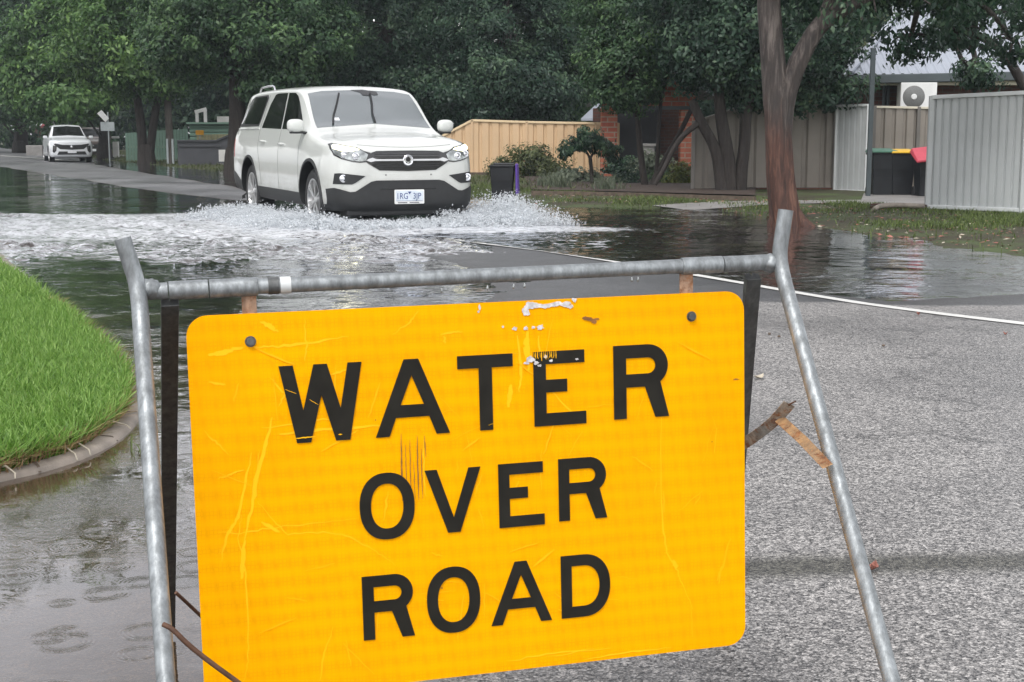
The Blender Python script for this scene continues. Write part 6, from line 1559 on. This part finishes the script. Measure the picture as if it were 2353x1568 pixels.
# fallen bark and leaves on the verge and asphalt
def litter(name, label, cat, n, seed, poly_, size, mat, zf, zoff=.01, group=None, kind='stuff'):
    r = np.random.default_rng(seed); xs = [p[0] for p in poly_]; ys = [p[1] for p in poly_]
    px, py = scatter(poly_, n, seed, min(xs), max(xs), min(ys), max(ys)); n = len(px); z = np.maximum(zf(px, py), 0.001) + zoff
    C = np.stack([px, py, z], -1); a = r.uniform(0, 6.28, n); s = size * r.uniform(.4, 1.5, n)
    t = np.stack([np.cos(a), np.sin(a), r.normal(0, .12, n)], -1) * s[:, None]; w = np.stack([-np.sin(a), np.cos(a), r.normal(0, .3, n)], -1) * s[:, None] * .35
    V = np.stack([C - t, C + w + [0, 0, .004], C + t, C - w + [0, 0, .004]], 1).reshape(-1, 3); i = np.arange(n) * 4
    o = np_mesh(name, V, np.stack([i, i + 1, i + 2, i + 3], -1), mat); tag(o, label, cat, group, kind); return o
vp = [(GP(x, y).x, GP(x, y).y) for x, y in ((1230, 472), (1240, 450), (1740, 460), (2130, 492), (2500, 510), (2500, 600), (2353, 588), (1880, 524), (1600, 474))]
litter("leaf_litter", "wet brown leaf litter scattered over the flooded verge", "leaf litter", 2600, 51, vp, .03, M['deadleaf'], verge_z)
litter("bark_litter", "pale bark and leaf scraps scattered over the flooded verge", "leaf litter", 1500, 52, vp, .028, M['paleleaf'], verge_z)
for i, (x, y, s, mt, lab) in enumerate(((1744, 870, .055, 'paleleaf', "curled pale leaf on the asphalt beside the right rear leg"), (2005, 1310, .045, 'deadleaf', "red fallen leaf on the asphalt beside the right front leg"), (2110, 724, .03, 'deadleaf', "small red leaf lying on the white road line"),
                                        (2310, 770, .02, 'deadleaf', "small brown leaf near the right edge below the road line"), (1860, 845, .03, 'deadleaf', "flat pinkish leaf on the asphalt behind the right front leg"), (1768, 770, .012, 'timber', "small dark gumnut on the asphalt right of the board"), (1790, 776, .012, 'timber', "second small dark gumnut on the asphalt right of the board"), (2030, 797, .012, 'timber', "lone dark gumnut on the asphalt right of the front leg"))):
    p = GP(x, y, .035); z0 = float(road_z(np.array([p.x]), np.array([p.y]))[0]) + .003; p = GP(x, y, z0); mb = MB()
    a = random.uniform(0, 6); t = Vector((math.cos(a), math.sin(a), 0)); w = Vector((-t.y, t.x, 0)); k = 7
    if mt == 'timber': mb.lathe([(.0001, 0), (.007, .002), (.009, .007), (.005, .012), (.0001, .013)], 8, 'Z', p)
    else:
        V = []
        for j in range(k): f = j / (k - 1); ww = s * .33 * math.sin(PI * min(.97, max(.03, f))); c = p + t * s * (f - .5) + Vector((0, 0, .012 * (2 * f - 1) ** 2)); V += [c - w * ww + Vector((0, 0, .010)), c, c + w * ww + Vector((0, 0, .006))]
        for j in range(k - 1): mb.add([], []) ; 
        mb.add(V, [(3 * j + q_, 3 * j + q_ + 1, 3 * j + q_ + 4, 3 * j + q_ + 3) for j in range(k - 1) for q_ in (0, 1)])
    o = mb.build("fallen_leaf" if mt != 'timber' else "gumnut", M[mt], smooth=60); tag(o, lab, "leaf" if mt != 'timber' else "gumnut")
# ------------------------------------------------------------------ things down the road at the left
# power pole
Yp = GP(395, 378).y; xp = AT(394, 378, Yp).x
pl = thing("power_pole", "weathered timber power pole with steel base sleeve beside the left trees", "power pole", (xp, Yp, 0))
mb = MB(); mb.tube([(xp, Yp, -.2), (xp - .08, Yp, 3.0), (xp - .16, Yp, 8.0)], [.14, .125, .10], 14, jit=.03); mb.build("pole", M['pole'], pl, smooth=40)
for s in (-1, 1):
    mb = MB(); mb.bar((xp + s * .10, Yp - .10, -.1), (xp + s * .10, Yp - .10, .95), .07, .10, up=(0, 1, 0)); mb.build("steel_stake", M['signgrey'], pl)
# warning sign on a pole, seen from behind
Ys = 59.5; xs_ = AT(252, 366, Ys).x
rs2 = thing("traffic_sign", "grey backed traffic sign pole with tilted diamond over a small plate", "traffic sign", (xs_, Ys, 0))
mb = MB(); mb.tube([(xs_, Ys, -.1), (xs_, Ys, 2.05)], .03, 8); mb.build("pole", M['signgrey'], rs2, smooth=40)
zp = Zat(250, 291, Ys); mb = MB(); mb.box((xs_ - .02, Ys - .05, zp), (.58, .02, .37)); mb.build("sign_plate", M['signgrey'], rs2)
zd = Zat(243, 268, Ys); mb = MB(); mb.prism([(xs_ - .36, Ys - .3, zd + .12), (xs_ - .22, Ys - .18, zd + .26), (xs_ + .04, Ys - .05, zd - .08), (xs_ - .08, Ys - .12, zd - .24)], (0, 0, 0), (.01, .03, 0)); mb.build("diamond_plate", M['white'], rs2)
# letterbox pillar
Yl = 66; xl = AT(266, 330, Yl).x
lb = thing("letterbox", "white rendered letterbox pillar on the far nature strip", "letterbox", (xl, Yl, 0)); zt = Zat(266, 316, Yl)
mb = MB(); mb.box((xl, Yl, (zt - .55) / 2 - .1), (.24, .24, zt + .35)); mb.build("pillar", M['cloth'], lb); mb = MB(); mb.box((xl, Yl, zt + .0), (.30, .30, .10)); mb.build("cap", M['cloth'], lb, bevel=.03)
# thin white pole behind the white parked car
Yq = 82; xq = AT(123, 300, Yq).x; mb = MB(); mb.tube([(xq, Yq, -.2), (xq, Yq, Zat(122, 236, Yq))], .09, 8); o = mb.build("white_pole", M['cloth'], smooth=40); tag(o, "thin white pole standing behind the white parked car", "pole")
# grey block wall left of the parked car
Yg = 72; xg = AT(83, 345, Yg).x; mb = MB(); mb.box((xg, Yg, .25), (.85, .6, .62)); o = mb.build("concrete_block", M['path'], bevel=.03); tag(o, "pale grey concrete block left of the white parked car", "block")
# red roofed house far away
Yr_ = 125; hr = thing("far_house", "far red roofed house glimpsed above the parked cars", "house", (AT(118, 290, Yr_).x, Yr_, 0)); xr = AT(118, 290, Yr_).x
mb = MB(); mb.box((xr, Yr_ + 2, .9), (3.4, 4, 2.0)); mb.build("wall", M['brickdark'], hr)
zr0 = Zat(118, 296, Yr_); zr1 = Zat(118, 268, Yr_); mb = MB(); mb.prism([(xr - 1.1, Yr_ - .3, zr0), (xr + .9, Yr_ - .3, zr0), (xr + .6, Yr_ + 1.5, zr1), (xr - .6, Yr_ + 1.5, zr1)], (0, 0, 0), (0, .3, .05)); mb.build("roof", M['redroof'], hr)
# green shed
Yh = 60; sh = thing("green_shed", "low green ribbed steel shed wall behind the charcoal fence", "shed", (AT(485, 300, Yh).x, Yh, 0))
xa, xb_ = AT(436, 300, Yh).x, AT(530, 300, Yh).x; zt = Zat(480, 285, Yh)
mb = MB(); n = 9
for i in range(n):
    z0_ = zt * i / n; mb.prism([(xa, Yh, z0_), (xa, Yh - .05, z0_ + .02), (xa, Yh - .05, z0_ + zt / n * .55), (xa, Yh, z0_ + zt / n * .75), (xa, Yh, z0_ + zt / n - .002), (xa, Yh + .3, z0_ + zt / n - .002), (xa, Yh + .3, z0_)], (0, 0, 0), (xb_ - xa, 0, 0))
mb.build("wall", M['greenshed'], sh); mb = MB(); mb.box(((xa + xb_) / 2, Yh + 1.2, zt + .03), (xb_ - xa + .2, 2.8, .07)); mb.build("roof", M['greenshed'], sh)
# white frame seen over the shed
Yv = 66; vf = thing("white_pergola", "white pergola frame seen above the green shed", "pergola", (AT(462, 270, Yv).x, Yv, 0))
for xx, yt in ((453, 256), (472, 252)):
    X_ = AT(xx, 270, Yv).x; mb = MB(); mb.box((X_, Yv, Zat(xx, yt, Yv) / 2), (.13, .13, Zat(xx, yt, Yv))); mb.build("pergola_post", M['white'], vf)
mb = MB(); mb.bar(AT(448, 258, Yv), AT(474, 251, Yv), .14, .16); mb.build("beam", M['white'], vf)
Yv2 = 70; mb = MB(); x_a, x_b = AT(500, 270, Yv2).x, AT(533, 270, Yv2).x; mb.box(((x_a + x_b) / 2, Yv2, Zat(510, 268, Yv2) / 2), (x_b - x_a, .3, Zat(510, 268, Yv2))); o = mb.build("white_wall", M['cloth']); tag(o, "white house wall glimpsed through leaves right of the pergola", "wall")
# paling fence
Yi = 56; pf = thing("paling_fence", "weathered yellowish timber paling fence in front of the green shed", "fence", (AT(480, 320, Yi).x, Yi, 0))
x_ = AT(452, 320, Yi).x; xe = AT(530, 320, Yi).x; mb = MB(); i = 0
while x_ < xe: mb.box((x_ + .055, Yi, Zat(480, 309, Yi) / 2 + random.uniform(-.01, .01)), (.105, .02, Zat(480, 309, Yi))); x_ += .118
mb.build("palings", M['paling'], pf)
mb = MB(); mb.bar((AT(452, 320, Yi).x, Yi + .04, .6), (xe, Yi + .04, .6), .05, .08); mb.build("fence_rail", M['paling'], pf)
Yi2 = 58; pf2 = thing("paling_fence", "dim grey green paling fence behind the two stemmed street tree", "fence", (AT(330, 320, Yi2).x, Yi2, 0))
x_ = AT(288, 320, Yi2).x; xe2 = AT(432, 320, Yi2).x; mb = MB()
while x_ < xe2:
    zt_ = Zat(330, 306 - (x_ - AT(288, 320, Yi2).x) * 4.0, Yi2); mb.box((x_ + .055, Yi2, zt_ / 2), (.105, .02, zt_)); x_ += .118
mb.build("palings", M['greenshed'], pf2); mb = MB(); mb.bar((AT(288, 320, Yi2).x, Yi2 + .04, .6), (xe2, Yi2 + .04, .6), .05, .08); mb.build("fence_rail", M['paling'], pf2)
# charcoal fence with stepped top
Yc = 50; cf = thing("charcoal_fence", "low charcoal panel fence stepping up toward the thick street tree", "fence", (AT(470, 350, Yc).x, Yc, 0))
X_ = lambda x: AT(x, 340, Yc).x; zz0 = Zat(440, 325, Yc)
mb = MB(); mb.prism([(X_(408), Yc, 0), (X_(408), Yc, zz0), (X_(497), Yc, zz0), (X_(535), Yc, Zat(535, 309, Yc)), (X_(575), Yc, Zat(575, 305, Yc)), (X_(575), Yc, 0)], (0, 0, 0), (0, .05, 0)); mb.build("fence_panel", M['dkfence'], cf)
mb = MB(); mb.bar((X_(408), Yc - .02, zz0 + .02), (X_(497), Yc - .02, zz0 + .02), .09, .05); mb.bar((X_(497), Yc - .02, zz0 + .02), (X_(535), Yc - .02, Zat(535, 308, Yc)), .09, .05); mb.build("top_rail", M['dkgrey'], cf)
mb = MB(); mb.bar((X_(412), Yc - .03, zz0 - .16), (X_(508), Yc - .03, zz0 - .16), .03, .06); mb.build("mid_rail", M['dkgrey'], cf)
Yt = 48; mb = MB(); mb.box((AT(516, 358, Yt).x, Yt, Zat(516, 358, Yt)), (.38, .08, .40)); o = mb.build("timber_crate", M['cloth']); tag(o, "pale slatted panel standing against the charcoal fence", "panel")
# small amber sign on the fence
Ya = 55.5; am = thing("small_amber_sign", "small amber road sign standing over the paling fence", "sign", (AT(460, 305, Ya).x, Ya, 0)); X_ = AT(460, 305, Ya).x
mb = MB(); mb.prism([(X_ + a, Ya - .1, Zat(460, 305, Ya) + b) for a, b in rrect(-.16, .16, -.09, .09, .03, 4)], (0, 0, 0), (0, .02, 0)); mb.build("sign_plate", M['signamber'], am)
mb = MB(); mb.tube([(X_, Ya - .07, 0), (X_, Ya - .07, Zat(460, 305, Ya))], .015, 6); mb.build("pole", M['signgrey'], am)
# ------------------------------------------------------------------ splash thrown up by the wheels
def spray(name, label, srcs, seed):
    "srcs: (photo x, photo y, heading angle, spread, reach, height, strands)"
    r = np.random.default_rng(seed); allc = []; alls = []
    for (px, py, ang, spr, reach, hgt, ns) in srcs:
        c0 = GP(px, py)
        for _ in range(ns):
            a = ang + r.normal(0, spr); R_ = reach * r.uniform(.25, 1.1); H_ = hgt * r.beta(1.3, 2.2) * 1.6
            m = int(r.uniform(50, 150) * (.4 + R_ / reach)); t = np.clip(r.beta(1.5, 1.3, m), .02, 1)
            o = np.array([c0.x + r.normal(0, .16), c0.y + r.normal(0, .10)]); bend = r.normal(0, .25)
            aa = a + bend * t; p = np.stack([o[0] + np.cos(aa) * R_ * t, o[1] + np.sin(aa) * R_ * t, 4 * H_ * t * (1 - t) * (1 - .25 * t) + .01], -1)
            p += r.normal(0, 1, (m, 3)) * (.008 + .045 * t[:, None] * (H_ / .3 + .25)); p[:, 2] = np.abs(p[:, 2]); allc.append(p)
            alls.append(r.lognormal(-5.45, .5, m))
    C = np.concatenate(allc); S_ = np.clip(np.concatenate(alls), .0015, .016); n = len(C)
    octa = np.array([[1, 0, 0], [-1, 0, 0], [0, 1, 0], [0, -1, 0], [0, 0, 1], [0, 0, -1]], float)
    tri = np.array([[0, 2, 4], [2, 1, 4], [1, 3, 4], [3, 0, 4], [2, 0, 5], [1, 2, 5], [3, 1, 5], [0, 3, 5]])
    v = octa[None] * r.uniform(.6, 2.0, (n, 1, 3)) * S_[:, None, None]
    ang = r.uniform(0, 6.28, n); ca, sa = np.cos(ang)[:, None], np.sin(ang)[:, None]; b2 = r.uniform(0, 6.28, n); cb, sb = np.cos(b2)[:, None], np.sin(b2)[:, None]
    x, y, z = v[..., 0] * ca - v[..., 2] * sa, v[..., 1], v[..., 0] * sa + v[..., 2] * ca
    x, y = x * cb - y * sb, x * sb + y * cb
    V = (np.stack([x, y, z], -1) + C[:, None]).reshape(-1, 3); F = (np.arange(n)[:, None, None] * 6 + tri[None]).reshape(-1, 3)
    o = np_mesh(name, V, F, M['whitewater'], smooth=True); tag(o, label, "splash", kind='stuff'); return o
R0 = math.radians
spray("water_splash", "white spray thrown up by the front wheel nearest the purple lidded bin", [
    (1075, 512, R0(8), .42, 1.15, .27, 170), (1090, 514, R0(-25), .5, .9, .11, 80), (1050, 514, R0(-70), .8, .8, .12, 90), (1130, 516, R0(0), .5, .9, .13, 60), (1000, 518, R0(-90), .9, .5, .06, 60), (900, 520, R0(-90), 1.0, .5, .05, 50)], 501)
spray("water_splash", "white spray around the two wheels on the left side of the utility", [
    (705, 516, R0(205), .5, .8, .17, 110), (720, 520, R0(250), .6, .7, .12, 90), (600, 498, R0(200), .6, .8, .14, 80), (650, 508, R0(230), .7, .8, .13, 80), (770, 524, R0(280), .7, .6, .09, 60), (560, 500, R0(200), .8, .9, .06, 50), (830, 524, R0(280), .9, .5, .05, 40)], 502)

# ------------------------------------------------------------------ rain haze
m = bpy.data.materials.new("haze"); m.use_nodes = True; nt = m.node_tree; nt.nodes.clear(); out = nt.nodes.new("ShaderNodeOutputMaterial"); pv = nt.nodes.new("ShaderNodeVolumePrincipled")
pv.inputs["Density"].default_value = .0006; pv.inputs["Color"].default_value = (.82, .92, 1, 1); nt.links.new(pv.outputs[0], out.inputs[1])
mb = MB(); mb.box((0, 290, 12), (1400, 1400, 28)); o = mb.build("haze", m); o['kind'] = 'stuff'
